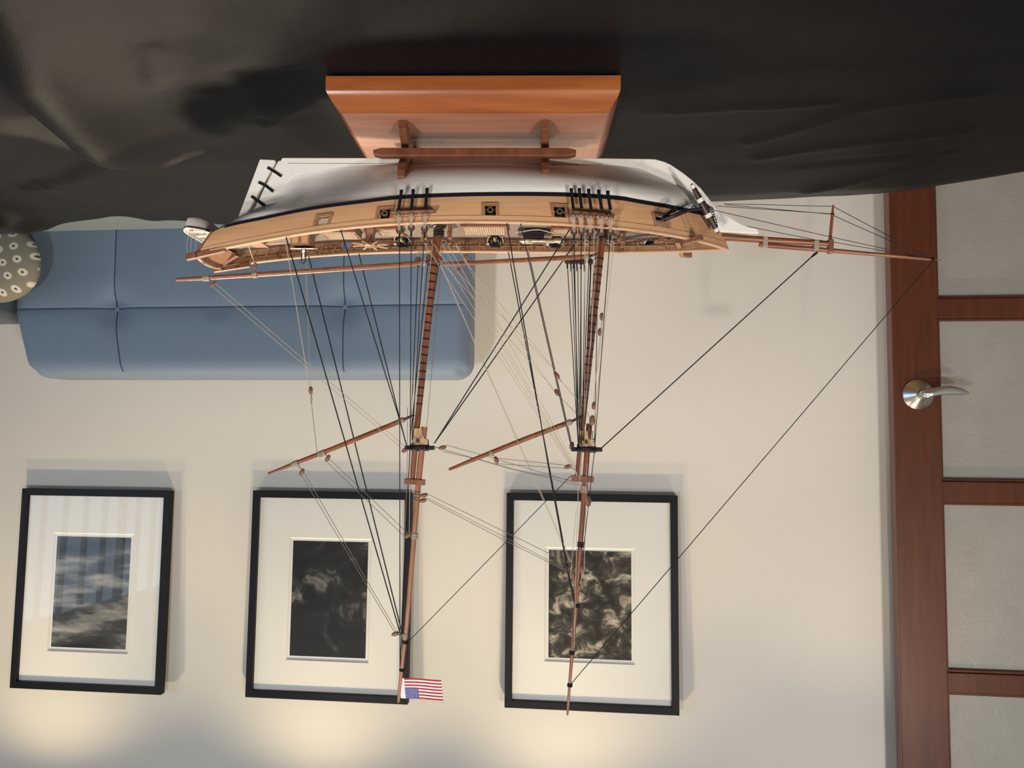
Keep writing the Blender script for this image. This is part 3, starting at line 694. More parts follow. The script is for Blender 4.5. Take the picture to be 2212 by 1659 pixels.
# ---------------------------------------------------------------- masts and spars
def spar(name, mt, pts, r, n=14, y=0, par=ship): return MB().tube([P3(*p, y) if len(p) == 2 else P3(*p) for p in pts], r, n).build(name, mt, par, True, auto=50)
mm = spar('main_mast', 'mast_wood', [(948.5, 478), (937, 571), (921, 725), (906, 873), (899, 940), (890.5, 1036)], [.0052, .0053, .0045, .0037, .0036, .0033])
fm = spar('fore_mast', 'mast_wood', [(1304, 478), (1297, 535), (1281, 690), (1263.5, 865), (1257, 930), (1247.5, 1030)], [.0053, .0053, .0046, .0038, .0036, .0033])
mt_ = spar('main_topmast', 'topmast_wood', [(917, 922), (909, 990), (902, 1063), (892, 1189), (879, 1346), (867, 1452), (861, 1513), (860.6, 1518)], [.0038, .0038, .0034, .0030, .0027, .0023, .0018, .001])
ft_ = spar('fore_topmast', 'mast_wood', [(1273, 915), (1266.5, 998), (1260, 1092), (1250, 1225), (1241.5, 1340), (1231, 1473), (1226, 1540), (1225.8, 1545)], [.0036, .0036, .0033, .0030, .0025, .0019, .0014, .0008])
def hoops(par, line, v0, v1, n, r):
    for k in range(n):
        v = lerp(v0, v1, k/(n-1)); u = cr([p[1] for p in line], [p[0] for p in line], v)
        a, b = P3(u, v-1.7), P3(u-.35, v+1.7); MB().tube([a, b], lerp(*r, k/(n-1)), 14).build('mast_band', 'iron_black', par, True, auto=50)
hoops(mm, [(937, 571), (921, 725), (906, 873)], 574.5, 872.5, 18, (.0056, .0040))
hoops(fm, [(1297, 535), (1281, 690), (1263.5, 865)], 559, 859, 18, (.0057, .0041))
mb_ = spar('main_boom', 'spar_wood', [(380, 604), (440, 601), (560, 593), (720, 582), (860, 572), (918, 567)], [.0020, .0027, .0031, .0033, .0032, .0028])
fb_ = spar('fore_boom', 'spar_wood', [(955, 570.5), (1040, 567), (1150, 561), (1240, 556), (1272, 554)], [.0023, .0028, .0031, .0031, .0027])
mg_ = spar('main_gaff', 'spar_wood', [(580, 1023.5), (640, 1000), (730, 965), (860, 912), (874, 906)], [.0017, .0027, .0031, .0032, .0028])
fg_ = spar('fore_gaff', 'spar_wood', [(970, 1014.5), (1030, 990), (1130, 950), (1225, 914), (1236, 910)], [.0018, .0027, .0031, .0031, .0028])
for par, a, b in ((mb_, (918, 567), (936, 560)), (fb_, (1272, 554), (1292, 548)), (mg_, (872, 906.5), (895, 896)), (fg_, (1234, 910.5), (1258, 899))):
    for y in (-.0045, .0045): MB().bar(P3(*a, y*.5), P3(*b, y*1.25), .0018, .0032).build('jaw', 'dark_stock', par, bevel=.0004)
    A, B = P3(*a), P3(a[0]-(b[0]-a[0])*.45, a[1]-(b[1]-a[1])*.45); MB().tube([A, A.lerp(B, .33), A.lerp(B, .66), B], [.0036, .0039, .0036, .0038], 12).build('cord_wrap', 'wrap_cord', par, True)
bs_ = spar('bowsprit', 'spar_wood', [(1540, 511), (1573, 512.5), (1654, 518.5), (1745, 523.5), (1792, 527)], [.0046, .0046, .0041, .0036, .0032])
jb_ = spar('jib_boom', 'spar_wood', [(1640, 528.5), (1665, 531), (1760, 538), (1850, 546), (1925, 552.3), (2012, 560.5), (2017, 561), (2033, 562.3)], [.0026, .0031, .0030, .0026, .0022, .0016, .0007, .0003])
for u, v in ((1652, 524), (1762, 531)):
    A = P3(u, v); MB().box(A, (.0066, .0088, .0135), Matrix.Rotation(.05, 3, 'Y')).build('lashing_band', 'wrap_cord', bs_, bevel=.0015)
MB().box(P3(1793.5, 532.5), (.0064, .0085, .0180), Matrix.Rotation(.05, 3, 'Y')).build('bowsprit_cap', 'brown_fitting', bs_, bevel=.0014)
spar('dolphin_striker', 'spar_wood', [(1793, 518), (1797, 475), (1800, 443)], [.0019, .0019, .0011], 10)
MB().tube([P3(1798, 463.5), P3(1798.5, 461.5)], .0024, 10).build('striker_band', 'iron_black', ship, True)
# mast heads
def trestle(u0, u1, v, um):
    q = MB(); a, b = P3(u0, v), P3(u1, v); c = P3(um, v)
    for y in (-.0062, .0062): q.bar((a.x, y, a.z), (b.x, y, a.z), .0034, .0052)
    for x in (lerp(a.x, b.x, .22), lerp(a.x, b.x, .72)): q.bar((x, -.030, c.z+.001), (x, .030, c.z+.001), .0036, .0030)
    q.tube([a+Vector((0, 0, 0)), a], .001, 5) if 0 else None
    q.build('trestle_trees', 'iron_black', ship, bevel=.0008)
    w = MB()
    for k in range(9): w.torus((lerp(a.x, b.x, .22+.07*k), 0, c.z-.001), .0046, .0010, (1, 0, .05), 14, 6)
    w.build('masthead_seizing', 'rope_black', ship, True)
trestle(876, 938, 967, 905); trestle(1234, 1300, 970.5, 1262)
for (us, v0, v1) in (((895, 912, 919, 925), 925, 962), ((1252, 1268, 1277, 1286), 930, 966)):
    pl = [(us[0], v0), (us[1], v0), (us[1]+2, v0+14), (us[2], v0+22), (us[3], v0+25), (us[3], v1), (us[0]-1, v1)]
    for y in (-.0052, .0036): MB().prism([(p.x, p.z) for p in (P3(u, v) for u, v in pl)], y, y+.0016).build('mast_cheek', 'light_fitting', ship, bevel=.0003)
for (u0, u1, v0, v1) in ((874, 918, 1034.5, 1047), (1234, 1282, 1027.5, 1041)):
    a, b = P3(u0, v0), P3(u1, v1); MB().box((a+b)/2, (abs(a.x-b.x), .0095, abs(a.z-b.z)), Matrix.Rotation(.05, 3, 'Y')).build('mast_cap', 'brown_fitting', ship, bevel=.0006)
def wrap(par, u, v, du, dv, r, n=4, m_='wrap_cord'):                     # turns of cord round a spar running along (du, dv)
    A, B = P3(u-du/2, v-dv/2), P3(u+du/2, v+dv/2); q = MB()
    for k in range(n): q.torus(A.lerp(B, k/max(1, n-1)), r, .0009, B-A, 14, 6)
    q.build('cord_wrap', m_, par, True)
wrap(mb_, 446, 601, 11, -1, .0032, 5); wrap(mb_, 551, 594, 8, -.5, .0034, 4); wrap(mg_, 637.5, 1002, 10, -4.2, .0031, 5); wrap(mg_, 695, 980, 12, -5, .0034, 5)
wrap(mt_, 895.5, 1158, -1, 9, .0034, 5); wrap(mt_, 874.5, 1374, -.6, 8, .0029, 4); wrap(mt_, 876, 1387, -.5, 4, .0030, 2, 'rope_black'); wrap(mt_, 868, 1447, -.5, 3, .0026, 2, 'rope_black')
wrap(mt_, 901, 1066, -.5, 5, .0036, 2, 'rope_grey'); wrap(mt_, 899.5, 1078, -.5, 5, .0036, 2, 'rope_grey')
wrap(ft_, 1254, 1176, -1, 8, .0034, 3, 'iron_black'); wrap(ft_, 1246, 1308, -.4, 5, .0029, 3, 'rope_black'); wrap(ft_, 1235.5, 1410, -.4, 5, .0026, 3, 'rope_black'); wrap(ft_, 1231, 1480, -.3, 4, .0026, 2, 'rope_black'); wrap(fg_, 1061, 979, 3, -1.2, .0031, 2)
wrap(jb_, 2014, 560.5, 4, .3, .0018, 2, 'rope_black'); wrap(ft_, 1262, 1056, -1, 12, .0040, 5, 'wrap_cord')

# ---------------------------------------------------------------- channels, chainplates, deadeyes, shrouds
def channel(sg, u0, u1, v, tops, bots, eyes, uppers):
    sA, sB = s_of_u(u0), s_of_u(u1); A, B = side(sA, .62), side(sB, .62); zc = P3(u0, v, -(A.y+.008)).z
    q = MB(); q.add([(A.x, sg*(A.y-.001), A.z), (B.x, sg*(B.y-.001), B.z), (B.x, sg*(B.y+.0095), B.z), (A.x, sg*(A.y+.0095), A.z)] + [(A.x, sg*(A.y-.001), A.z+.0022), (B.x, sg*(B.y-.001), B.z+.0022), (B.x, sg*(B.y+.0095), B.z+.0022), (A.x, sg*(A.y+.0095), A.z+.0022)],
                    [(0, 1, 2, 3), (7, 6, 5, 4), (0, 4, 5, 1), (1, 5, 6, 2), (2, 6, 7, 3), (3, 7, 4, 0)])
    ch = q.build('channel', 'brown_fitting', ship, bevel=.0004); ups = []
    for k, (tp, bt, ey, up) in enumerate(zip(tops, bots, eyes, uppers)):
        yb = -(A.y+.0082); t_ = P3(*tp, yb); e_ = P3(*ey, yb); u_ = P3(*up, yb+.004)
        lw = P3(*bt, -(A.y+.0035)); lw2 = P3(bt[0], bt[1]+6, -(A.y+.0055))
        f_ = lambda p: Vector((p.x, sg*abs(p.y), p.z))
        # chain plate: strap from the channel down over the wale to the hull
        q = MB(); q.bar(f_(lw), f_(lw2), .0040, .0010, (0, 1, 0)); q.bar(f_(lw2), f_(t_), .0036, .0010, (0, 1, 0)); q.build('chain_plate', 'iron_black', ship)
        for c in (e_, u_):
            d = MB().lathe(f_(c)-Vector((0, .0014*sg, 0)), [(.0016, 0), (.0035, .0004), (.0038, .0014), (.0035, .0024), (.0016, .0028)], 14, (0, sg, 0)).build('deadeye', 'deadeye_wood', ship, True, auto=50)
            MB().torus(f_(c), .0036, .0006, (0, 1, 0), 14, 6).build('strop', 'rope_tan' if c is e_ else 'rope_black', d, True)
        q = MB()
        for dx in (-.0014, 0, .0014):
            q.tube([f_(e_)+Vector((dx, sg*.0018, 0)), f_(u_)+Vector((dx*.8, sg*.0018, 0))], .00042, 5)
        q.tube([f_(e_)+Vector((.0008, -sg*.0010, 0)), f_(u_)+Vector((-.0012, -sg*.0010, 0))], .00042, 5)
        q.build('lanyard', 'rope_tan', ship, True); ups.append(f_(u_))
    return ups
MC = (850, 941, 455, [(861, 453), (888.5, 452), (919, 450.5)], [(867, 410), (892.6, 409), (922.5, 406)], [(861, 463), (889, 462), (920, 461.5)], [(863, 498), (888.5, 492.6), (917, 495)])
FC = (1229, 1326, 457, [(1238.4, 450), (1256.5, 450), (1276.8, 452), (1300, 452), (1318.7, 453.7)], [(1234, 407), (1251.5, 406.6), (1271.7, 408), (1293.4, 410), (1313, 412.4)],
      [(1237.7, 465), (1254.4, 465), (1275.3, 466.7), (1300.6, 468), (1319.5, 469.6)], [(1240, 501.4), (1256, 501), (1274.6, 503), (1299, 503), (1318, 501.4)])
RB, RBt, RT_ = .00062, .00042, .00036
def line(name, pts, r=RB, m_='rope_black', sag=0., par=ship):
    q = [P3(*p) if not isinstance(p, Vector) else p for p in pts]
    if sag and len(q) == 2:
        q = [q[0].lerp(q[1], k/12)-Vector((0, 0, sag*4*(k/12)*(1-k/12))) for k in range(13)]
    return MB().tube(q, r, 6).build(name, m_, par, True)
for sg in (-1, 1):
    um = channel(sg, *MC); uf = channel(sg, *FC)
    y = sg*.005
    tops = [(864, 1445, 0), (886, 955, y), (890, 952, y)]
    for k, (a, t) in enumerate(zip(um, tops)):
        line('backstay' if k == 0 else 'shroud', [a+Vector((0, 0, .0035)), P3(*t)], RB*.9)
    for k, a in enumerate(uf):
        if k == 4: line('backstay', [a+Vector((0, 0, .0035)), P3(1284, 975, sg*.012), P3(1247, 1308, 0)], RB*.8)
        else: line('shroud', [a+Vector((0, 0, .0035)), P3(1249+k*3.2, 962, y)], RB*.9)
    for k, a in enumerate(um+uf):                                        # throat seizing above each upper deadeye
        MB().tube([a+Vector((0, 0, .003)), a+Vector((0, 0, .010))], .0011, 8).build('seizing', 'rope_black', ship, True)
def rail_pt(u, sg, up=0.):
    s = s_of_u(u, 1.) if sg < 0 else None
    if sg < 0: p = side(s, 1.); return Vector((p.x, -p.y+.003, p.z+up))
    lo, hi = 0, 1
    for _ in range(40):
        md_ = (lo+hi)/2; p = side(md_, 1.)
        if sproj(p.x, p.y, p.z)[0] > u: lo = md_
        else: hi = md_
    p = side(lo, 1.); return Vector((p.x, p.y-.003, p.z+up))
# stays and backstays (black)
line('fore_stay', [(1752, 556, 0), (1298, 969, 0)], .00075); MB().tube([P3(1766, 545), P3(1760, 549), P3(1752, 556)], [.0011, .0017, .0009], 8).build('stay_seizing', 'rope_black', ship, True)
line('fore_topmast_stay', [(2016, 562, 0), (1233, 1478, 0)], .00055)
line('main_stay', [P3(1233, 492, -.030), P3(938, 958, -.003)], .00075); line('main_stay', [P3(1240, 529, .030), P3(938, 958, .003)], .00075)
line('main_topmast_stay', [(1233, 1028, 0), (884, 1384, 0)], .0005); line('backstay', [rail_pt(616, -1), P3(865, 1370, -.002)], .00075); line('backstay', [rail_pt(668, 1), P3(870, 1374, .002)], .00075)
line('running_backstay', [rail_pt(734, -1), P3(862, 903, -.006), P3(878, 962, -.004)], .00065); line('running_backstay', [rail_pt(776, 1), P3(863, 903, .006), P3(878, 962, .004)], .00065)
line('backstay', [rail_pt(1094, -1), P3(1188, 1027, -.012), P3(1230, 1255, -.004), P3(1243, 1308, -.002)], .0007); line('backstay', [rail_pt(1098, 1), P3(1190, 1027, .012), P3(1232, 1255, .004), P3(1245, 1310, .002)], .0007)
line('running_backstay', [rail_pt(1124, -1), P3(1233, 962, -.005)], .0006); line('running_backstay', [rail_pt(1141, 1), P3(1236, 964, .005)], .0006)
# head rigging
BH = [(1800, 446), (1798.5, 462)]
line('bob_stay', [(1563, 440, 0), (1800, 446, 0)], RBt); line('bob_stay', [P3(1548, 445, -.01), P3(1798, 462, 0)], RBt); line('bob_stay', [P3(1566, 442, .01), P3(1798, 463, 0)], RBt)
line('martingale', [(1800, 446, 0), (2013, 559, 0)], RBt); line('martingale', [(1799, 465, 0), (2012, 560, 0)], RBt)
line('guy', [P3(1520, 449, -.026), P3(1795, 512, -.004), P3(2012, 559, 0)], RBt); line('guy', [P3(1590, 484, .012), P3(1760, 518, .004), P3(1795, 522, .003), P3(2012, 560, 0)], RBt)
# running rigging (tan and grey cord)
T = lambda n_, *p, r=RT_, m_='rope_tan', sag=0.: line(n_, list(p), r, m_, sag)
T('topping_lift', (458, 618, 0), (873, 973, -.004)); T('topping_lift', (466, 612.5, 0), (876, 966, .004))
T('vang', rail_pt(614, -1), P3(668, 836, -.003), r=.00045); T('vang', P3(660, 556, .03), P3(671, 836, .002), r=.0003); T('vang', (673, 872, 0), (685, 978, 0), m_='rope_grey')
T('peak_halyard', (651, 1026, 0), (852, 1365, 0), m_='rope_grey'); T('peak_halyard', (657, 1022, 0), (856, 1363, 0), m_='rope_grey')
T('peak_halyard', (707, 999, 0), (875, 1160, 0), m_='rope_grey'); T('peak_halyard', (713, 993, 0), (879, 1150, 0), m_='rope_grey')
T('halyard', (880, 880, -.006), (880, 970, -.004), (879, 1040, -.002), (866, 1370, 0), m_='rope_grey'); T('halyard', (922, 525, -.02), (888, 890, -.005), (884, 1150, -.002)); T('halyard', (935, 525, -.012), (896, 880, -.006), (886, 1000, -.005)); T('halyard', (953, 570, .01), (920, 945, .004), m_='rope_grey', r=.0003)
T('boom_sheet', rail_pt(533, -1), P3(551, 572, -.002), r=.0005)
for a, b in (((949, 567, -.012), (1232, 1215, -.004)), ((952, 571, .0), (1238, 1222, .002)), ((938, 528, -.03), (1252, 1036, -.004)), ((956, 530, -.03), (1255, 1038, -.004)), ((967, 528, -.03), (1257, 1040, -.002)), ((900, 500, -.035), (1255, 1040, -.003)), ((984, 524, -.03), (1262, 1044, 0)),
             ((948, 560, -.02), (1199, 843, .006)), ((984, 530, -.015), (1198, 848, .006)), ((940, 540, -.015), (1200, 800, .0)), ((1000, 560, -.01), (1204, 806, .0))):
    T('halyard', a, b, r=.00033)
T('halyard', (1204, 852, .006), (1250, 898, .004), r=.0003, m_='rope_grey'); T('halyard', (1208, 818, 0), (1268, 888, -.003), (1274, 905, -.003))
T('brace', (962, 961, 0), (1040, 982, -.002), (1130, 1009, -.003), (1190, 1026, -.003), (1250, 1046, 0), m_='rope_grey'); T('brace', (956, 975, 0), (1034, 993, 0), (1100, 1012, 0), (1190, 1034, 0), (1252, 1050, 0), m_='rope_grey'); T('brace', (960, 972, .003), (1040, 994, .003), (1110, 1014, .003), (1180, 1028, .003), (1250, 1041, .003), m_='rope_grey')
T('peak_halyard', (1076, 990, 0), (1222, 1005, 0), m_='rope_grey'); T('peak_halyard', (1078, 1002, 0), (1226, 1012, 0), m_='rope_grey')
T('brace', (925, 1068, 0), (1226, 1215, 0), m_='rope_grey'); T('brace', (924, 1080, 0), (1080, 1162, 0), (1236, 1240, 0), m_='rope_grey'); T('brace', (924, 1076, 0), (1070, 1150, 0), (1234, 1236, 0), m_='rope_grey', r=.0003)
for a, b in (((1263.6, 484, -.066), (1263, 935, -.010)), ((1284, 489, -.064), (1276, 760, -.03), ), ((1293, 500, -.02), (1252, 1050, -.004)), ((1322.6, 512, -.05), (1290, 800, -.02)), ((1327, 522, -.045), (1284, 905, -.006))):
    T('halyard', a, b, r=.00042)
T('halyard', (1300, 690, -.008), (1297, 715, -.008)); T('halyard', (1296, 725, -.006), (1282, 870, -.004), r=.0003); T('halyard', (1268, 1000, -.004), (1262, 1230, -.004), (1252, 1262, -.003), r=.0004); T('halyard', (1245, 1100, -.006), (1233, 1240, -.006), r=.00035); T('halyard', (1257, 960, -.006), (1249, 1060, -.006), (1240, 1400, -.003), r=.0004)
for u, k in ((1233, 0), (1246, 1), (1262, 2), (1275, 3)):                # far-side lines with hearts just above the far rail
    A = P3(u, 548, .066); line('shroud', [P3(u+2, 575, .066), P3(1249+k*4, 958, .006)], .0005); MB().lathe(A+Vector((0, 0, .006)), [(.0006, 0), (.0026, .002), (.0022, .006), (.0008, .010), (.0005, .018)], 8).build('heart', 'iron_black', ship, True)
# blocks
def block(u, v, y, ang=0., m_='brown_fitting', k=1.):
    A = P3(u, v, y); R = Matrix.Rotation(ang, 3, 'Y'); q = MB(); rows = []
    for (z, a, b) in ((-.0050, .0005, .0005), (-.0042, .0017, .0014), (-.0015, .0025, .0019), (.0018, .0025, .0019), (.0042, .0017, .0013), (.0050, .0005, .0005)):
        rows.append([A+R @ Vector((a*k*cos(2*pi*i/10), b*k*sin(2*pi*i/10), z*k)) for i in range(11)])
    q.grid(rows); o_ = q.build('block', m_, ship, True)
    w = MB(); w.tube([A+R @ Vector((.0027*k*cos(2*pi*i/14), 0, .0054*k*sin(2*pi*i/14))) for i in range(15)], .00045, 5); w.build('strop', 'rope_grey', o_, True); return o_
for a in ((671, 843, 0, 0), (652, 1020, 0, .5), (708, 990, 0, .5), (460, 614, 0, .8), (854, 1369, 0, 1.2), (881, 1156, 0, .8), (956, 967, 0, 1.3), (875, 972, -.003, 1.0), (916, 1070, 0, 1.3), (914, 1081, 0, 1.3), (1203, 811, 0, -.6), (1203, 848, .006, -.5), (1072, 994, 0, -.3), (1227, 1008, 0, 1.2), (1300, 684, -.008, 0), (1296, 717, -.006, .1),
          (1283, 876, -.003, .1), (1279, 908, -.006, .1), (1235, 963, 0, .2), (1232, 1226, 0, .8), (1238, 1242, 0, -.7), (1251, 1268, -.003, 0), (551, 575, 0, 0), (1271, 1083, -.003, 0), (1005, 556, -.004, .4), (990, 585, -.004, .5), (1257, 1230, -.003, 0)):
    block(*a, k=1.15 if a[0] in (1279, 1271) else .88)
for p_ in ([(652, 1013), (641, 1004)], [(707, 984), (699, 981)], [(457, 610), (449, 603)], [(950, 967), (937, 967)], [(1070, 988), (1062, 980)], [(858, 1370), (872, 1376)], [(884, 1158), (893, 1159)], [(910, 1069), (902, 1067)], [(908, 1080), (900, 1079)], [(878, 971), (888, 968)], [(1232, 1010), (1242, 1014)], [(1235, 1230), (1247, 1236)], [(551, 581), (551, 592)], [(1207, 817), (1215, 826)], [(1207, 852), (1213, 858)], [(1279, 915), (1274, 925)], [(1271, 1076), (1266, 1066)]):
    line('pendant', [P3(*c_) for c_ in p_], .0006, 'rope_grey')
q = MB()
for k in range(4): q.torus(P3(672.5, 851+k*6, 0), .0012, .0005, (k % 2, 1-k % 2, 0), 10, 5)
q.build('shackle_chain', 'rope_grey', ship, True)
q = MB()
for k in range(6): q.torus(P3(1276+k*1.2, 920+k*7, -.004), .0013, .0005, (k % 2, 1-k % 2, 0), 10, 5)
q.build('halyard_chain', 'iron_black', ship, True)

# ---------------------------------------------------------------- flag
fl = P3(877, 1509, -.0006); f1 = P3(958, 1512.5, -.004); f2 = P3(872.5, 1465, -.0006); ex = (f1-fl); ez = (f2-fl)
o = MB(); n = 12; hoist = P3(866, 1508, -.0004)
def fp(a, b, off=0.): p = fl+ex*a+ez*b; return Vector((p.x, p.y+.0016*sin(a*5)+off, p.z))
for k in range(13):
    for i in range(n):
        a, b = i/n, (i+1)/n; o.add([fp(a, k/13), fp(b, k/13), fp(b, (k+1)/13), fp(a, (k+1)/13)], [(0, 1, 2, 3)], k % 2)
o.add([hoist, fp(0, 0), fp(0, 1), hoist+ez], [(0, 1, 2, 3)], 1)
fo = o.build('flag', ['flag_red', 'flag_white'], ship); md = fo.modifiers.new('cloth', 'SOLIDIFY'); md.thickness = .0003; md.offset = 0
fo['label'] = 'small flag with red and white stripes and a starred blue canton'
for off in (-.0004, .0004):
    q = MB(); w = MB()
    for i in range(6): a, b = i/6*.345, (i+1)/6*.345; q.add([fp(a, 0, off), fp(b, 0, off), fp(b, 7/13, off), fp(a, 7/13, off)], [(0, 1, 2, 3)])
    q.build('canton', 'flag_blue', fo)
    for r in range(9):
        for c in range(6 if r % 2 == 0 else 5):
            a = .345*(2*c+1+(r % 2))/12; b = 7/13*(r+1)/10; C_ = fp(a, b, off*1.6); st5 = []
            for i in range(10): rr = .00068 if i % 2 == 0 else .00034; t = pi/2+i*pi/5; st5.append((C_.x+rr*cos(t), C_.y, C_.z+rr*sin(t)))
            w.add(st5, [tuple(range(10))])
    w.build('star_field', 'flag_white', fo)

# ---------------------------------------------------------------- deck furniture
def D(u, v, y, up=0.): p = P3(u, v, y); return Vector((p.x, y, dz_at(p.x)+up))
def hatch(u0, u1, y0, y1, nx, ny):
    A, B = P3(u0, 490, 0).x, P3(u1, 490, 0).x; x0, x1 = min(A, B), max(A, B); xm = (x0+x1)/2; z = dz_at(xm); t = .0035
    c = MB()
    for a in ((x0-t, x1+t, y0-t, y0), (x0-t, x1+t, y1, y1+t), (x0-t, x0, y0, y1), (x1, x1+t, y0, y1)): c.box(((a[0]+a[1])/2, (a[2]+a[3])/2, z+.0035), (a[1]-a[0], a[3]-a[2], .008))
    hc_ = c.build('hatch_coaming', 'brown_fitting', ship, bevel=.0004); g = MB(); w = .0011
    for i in range(nx): g.box((lerp(x0, x1, (i+.5)/nx), (y0+y1)/2, z+.0072), (w, y1-y0, .0016))
    for j in range(ny): g.box((xm, lerp(y0, y1, (j+.5)/ny), z+.0070), (x1-x0, w*1.3, .0014))
    go = g.build('grating', 'grating_wood', hc_); go['kind'] = 'stuff'
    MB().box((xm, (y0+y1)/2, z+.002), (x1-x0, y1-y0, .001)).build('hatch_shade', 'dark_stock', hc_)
hatch(705, 768, -.012, .018, 13, 7); hatch(822, 862, -.012, .018, 9, 7); hatch(1003, 1090, -.016, .020, 18, 8); hatch(1196, 1250, -.012, .016, 11, 7)
# capstan
c = D(800, 500, .0); cp = MB().lathe(c, [(.009, 0), (.0085, .004), (.0062, .008), (.0058, .013), (.0075, .019), (.0092, .021), (.0092, .024), (.004, .0255)], 16).build('capstan', 'brown_fitting', ship, True, auto=35)
for k in range(8):
    t = k*pi/4+.2; MB().bar(c+Vector((cos(t)*.006, sin(t)*.006, .0225)), c+Vector((cos(t)*.023, sin(t)*.023, .0232)), .0016, .0016).build('capstan_bar', 'light_fitting', cp)
# companionway, skylight lid, bell
c = D(655, 500, .012); cw = MB().box(c+Vector((0, 0, .007)), (.024, .026, .014)).build('companion_house', 'inner_wood', ship, bevel=.0005)
MB().box(c+Vector((-.002, -.002, .0165)), (.030, .022, .0012), Matrix.Rotation(-.22, 3, 'X')).build('sloping_lid', 'pale_lid', cw, bevel=.0003)
for dx in (-.006, .006): MB().box(c+Vector((dx, -.0134, .007)), (.008, .001, .010)).build('panel', 'plank_wood', cw)
c = D(657, 500, .0, .02); q = MB(); q.tube([c+Vector((-.0025, 0, -.012)), c+Vector((-.0025, 0, .016)), c+Vector((0, 0, .019)), c+Vector((.0025, 0, .016)), c+Vector((.0025, 0, -.012))], .0006, 6); bf = q.build('belfry', 'iron_black', ship, True)
MB().lathe(c+Vector((0, 0, .002)), [(.0034, 0), (.0028, .001), (.0020, .004), (.0014, .0075), (.0004, .009)], 14).build('bell', 'brass', bf, True)
# main fife bitts and pumps round the main mast, jaw collar
for u, y in ((918, -.014), (918, .014), (972, -.014), (972, .014)):
    c = D(u, 500, y); MB().box(c+Vector((0, 0, .010)), (.0048, .0048, .022)).build('bitt', 'brown_fitting', ship, bevel=.0006)
for u in (918, 972): c = D(u, 500, 0); MB().box(c+Vector((0, 0, .015)), (.0042, .036, .0036)).build('fife_rail', 'brown_fitting', ship, bevel=.0005)
for u, par in ((948, mm), (1301, fm)):
    c = D(u, 500, 0); MB().lathe(c, [(.0095, 0), (.0090, .003), (.0065, .0045), (.0055, .0048)], 18).build('mast_coat', 'dark_stock', ship, True)
    for k in range(3): MB().torus(c+Vector((0, 0, .008+k*.003)), .0062, .0010, (0, 0, 1), 16, 6).build('collar', 'rope_black', ship, True)
# coils of rope hung on the rails
for sg, us in ((1, (905, 930, 1230, 1262, 1290, 1320, 1345)), (-1, (895, 925, 1275, 1305))):
    for u in us:
        s = s_of_u(u, 1.); p = inner(s, .8); q = MB()
        for k in range(3): q.torus((p.x+.001*k, sg*(p.y-.004), p.z-.004-.001*k), .0034-.0004*k, .0005, (.2*k, 1, .2), 12, 5)
        q.build('rope_coil', 'rope_tan', ship, True)
# cannons: six short brass guns on black carriages
for sg in (-1, 1):
    for a, b in PORTS[1:4]:
        s = (a+b)/2; p = side(s, .60); x = p.x; y1 = p.y; z = dz_at(x)
        ca = MB(); ca.box((x, sg*(y1-.022), z+.0035), (.0088, .026, .0042)); ca.box((x-.0042, sg*(y1-.022), z+.0065), (.0022, .024, .005)); ca.box((x+.0042, sg*(y1-.022), z+.0065), (.0022, .024, .005))
        ca.box((x, sg*(y1-.0085), z+.0062), (.0124, .0025, .0124))
        cn = ca.build('cannon', 'iron_black', ship, bevel=.0004); cn['label'] = 'short brass gun on a black carriage'
        pr = [(.0008, -.0345), (.0016, -.0335), (.0016, -.0325), (.0030, -.031), (.0034, -.026), (.0034, -.020), (.0030, -.0195), (.0028, -.008), (.0027, -.004), (.0036, -.002), (.0037, .0005), (.0030, .0014), (.0019, .0014), (.0019, -.006), (.0002, -.006)]
        MB().lathe((x, sg*y1, p.z-.0002), pr, 18, (0, sg, 0)).build('barrel', 'brass', cn, True, auto=35)
        for dx in (-.0056, .0056):
            for dy in (.012, .030): MB().lathe((x+dx-.0008*(1 if dx > 0 else -1), sg*(y1-dy), z+.0019), [(.0019, 0), (.0019, .0016)], 12, (1 if dx > 0 else -1, 0, 0)).build('truck_wheel', 'dark_stock', cn)
        MB().tube([(x-.006, sg*(y1-.036), z+.003), (x-.010, sg*(y1-.025), z+.004), (x-.011, sg*(y1-.006), z+.007)], .0006, 6).build('side_tackle', 'rope_tan', cn, True)
        MB().tube([(x+.006, sg*(y1-.034), z+.003), (x+.010, sg*(y1-.020), z+.004), (x+.011, sg*(y1-.006), z+.007)], .0006, 6).build('side_tackle', 'rope_tan', cn, True)
        MB().box((x+.0105, sg*(y1-.0075), z+.0075), (.0045, .003, .0028)).build('tackle_block', 'white_band', cn, bevel=.0008)
# long gun amidships on its black slide
c = D(1160, 500, .014); pv = MB().box(c+Vector((0, 0, .005)), (.048, .014, .006)).build('pivot_gun', 'iron_black', ship, bevel=.0006); pv['label'] = 'long brass gun on a black slide amidships'
MB().box(c+Vector((.004, 0, .010)), (.026, .011, .006)).build('carriage', 'iron_black', pv, bevel=.0006)
MB().lathe(c+Vector((.020, 0, .016)), [(.0010, -.002), (.0018, 0), (.0036, .003), (.0036, .018), (.0030, .019), (.0026, .046), (.0033, .048), (.0033, .051), (.0016, .051)], 18, (-1, 0, 0)).build('barrel', 'brass', pv, True, auto=35)
for dx in (-.015, .019): MB().lathe(c+Vector((dx, -.0072, .004)), [(.0042, 0), (.0042, .0012)], 16, (0, -1, 0)).build('truck_wheel', 'deadeye_wood', pv)
MB().tube([c+Vector((.028, -.010, .008)), c+Vector((.006, -.012, .005)), c+Vector((-.004, -.011, .0045)), c+Vector((-.024, -.012, .010))], .0008, 6).build('side_tackle', 'rope_tan', pv, True)
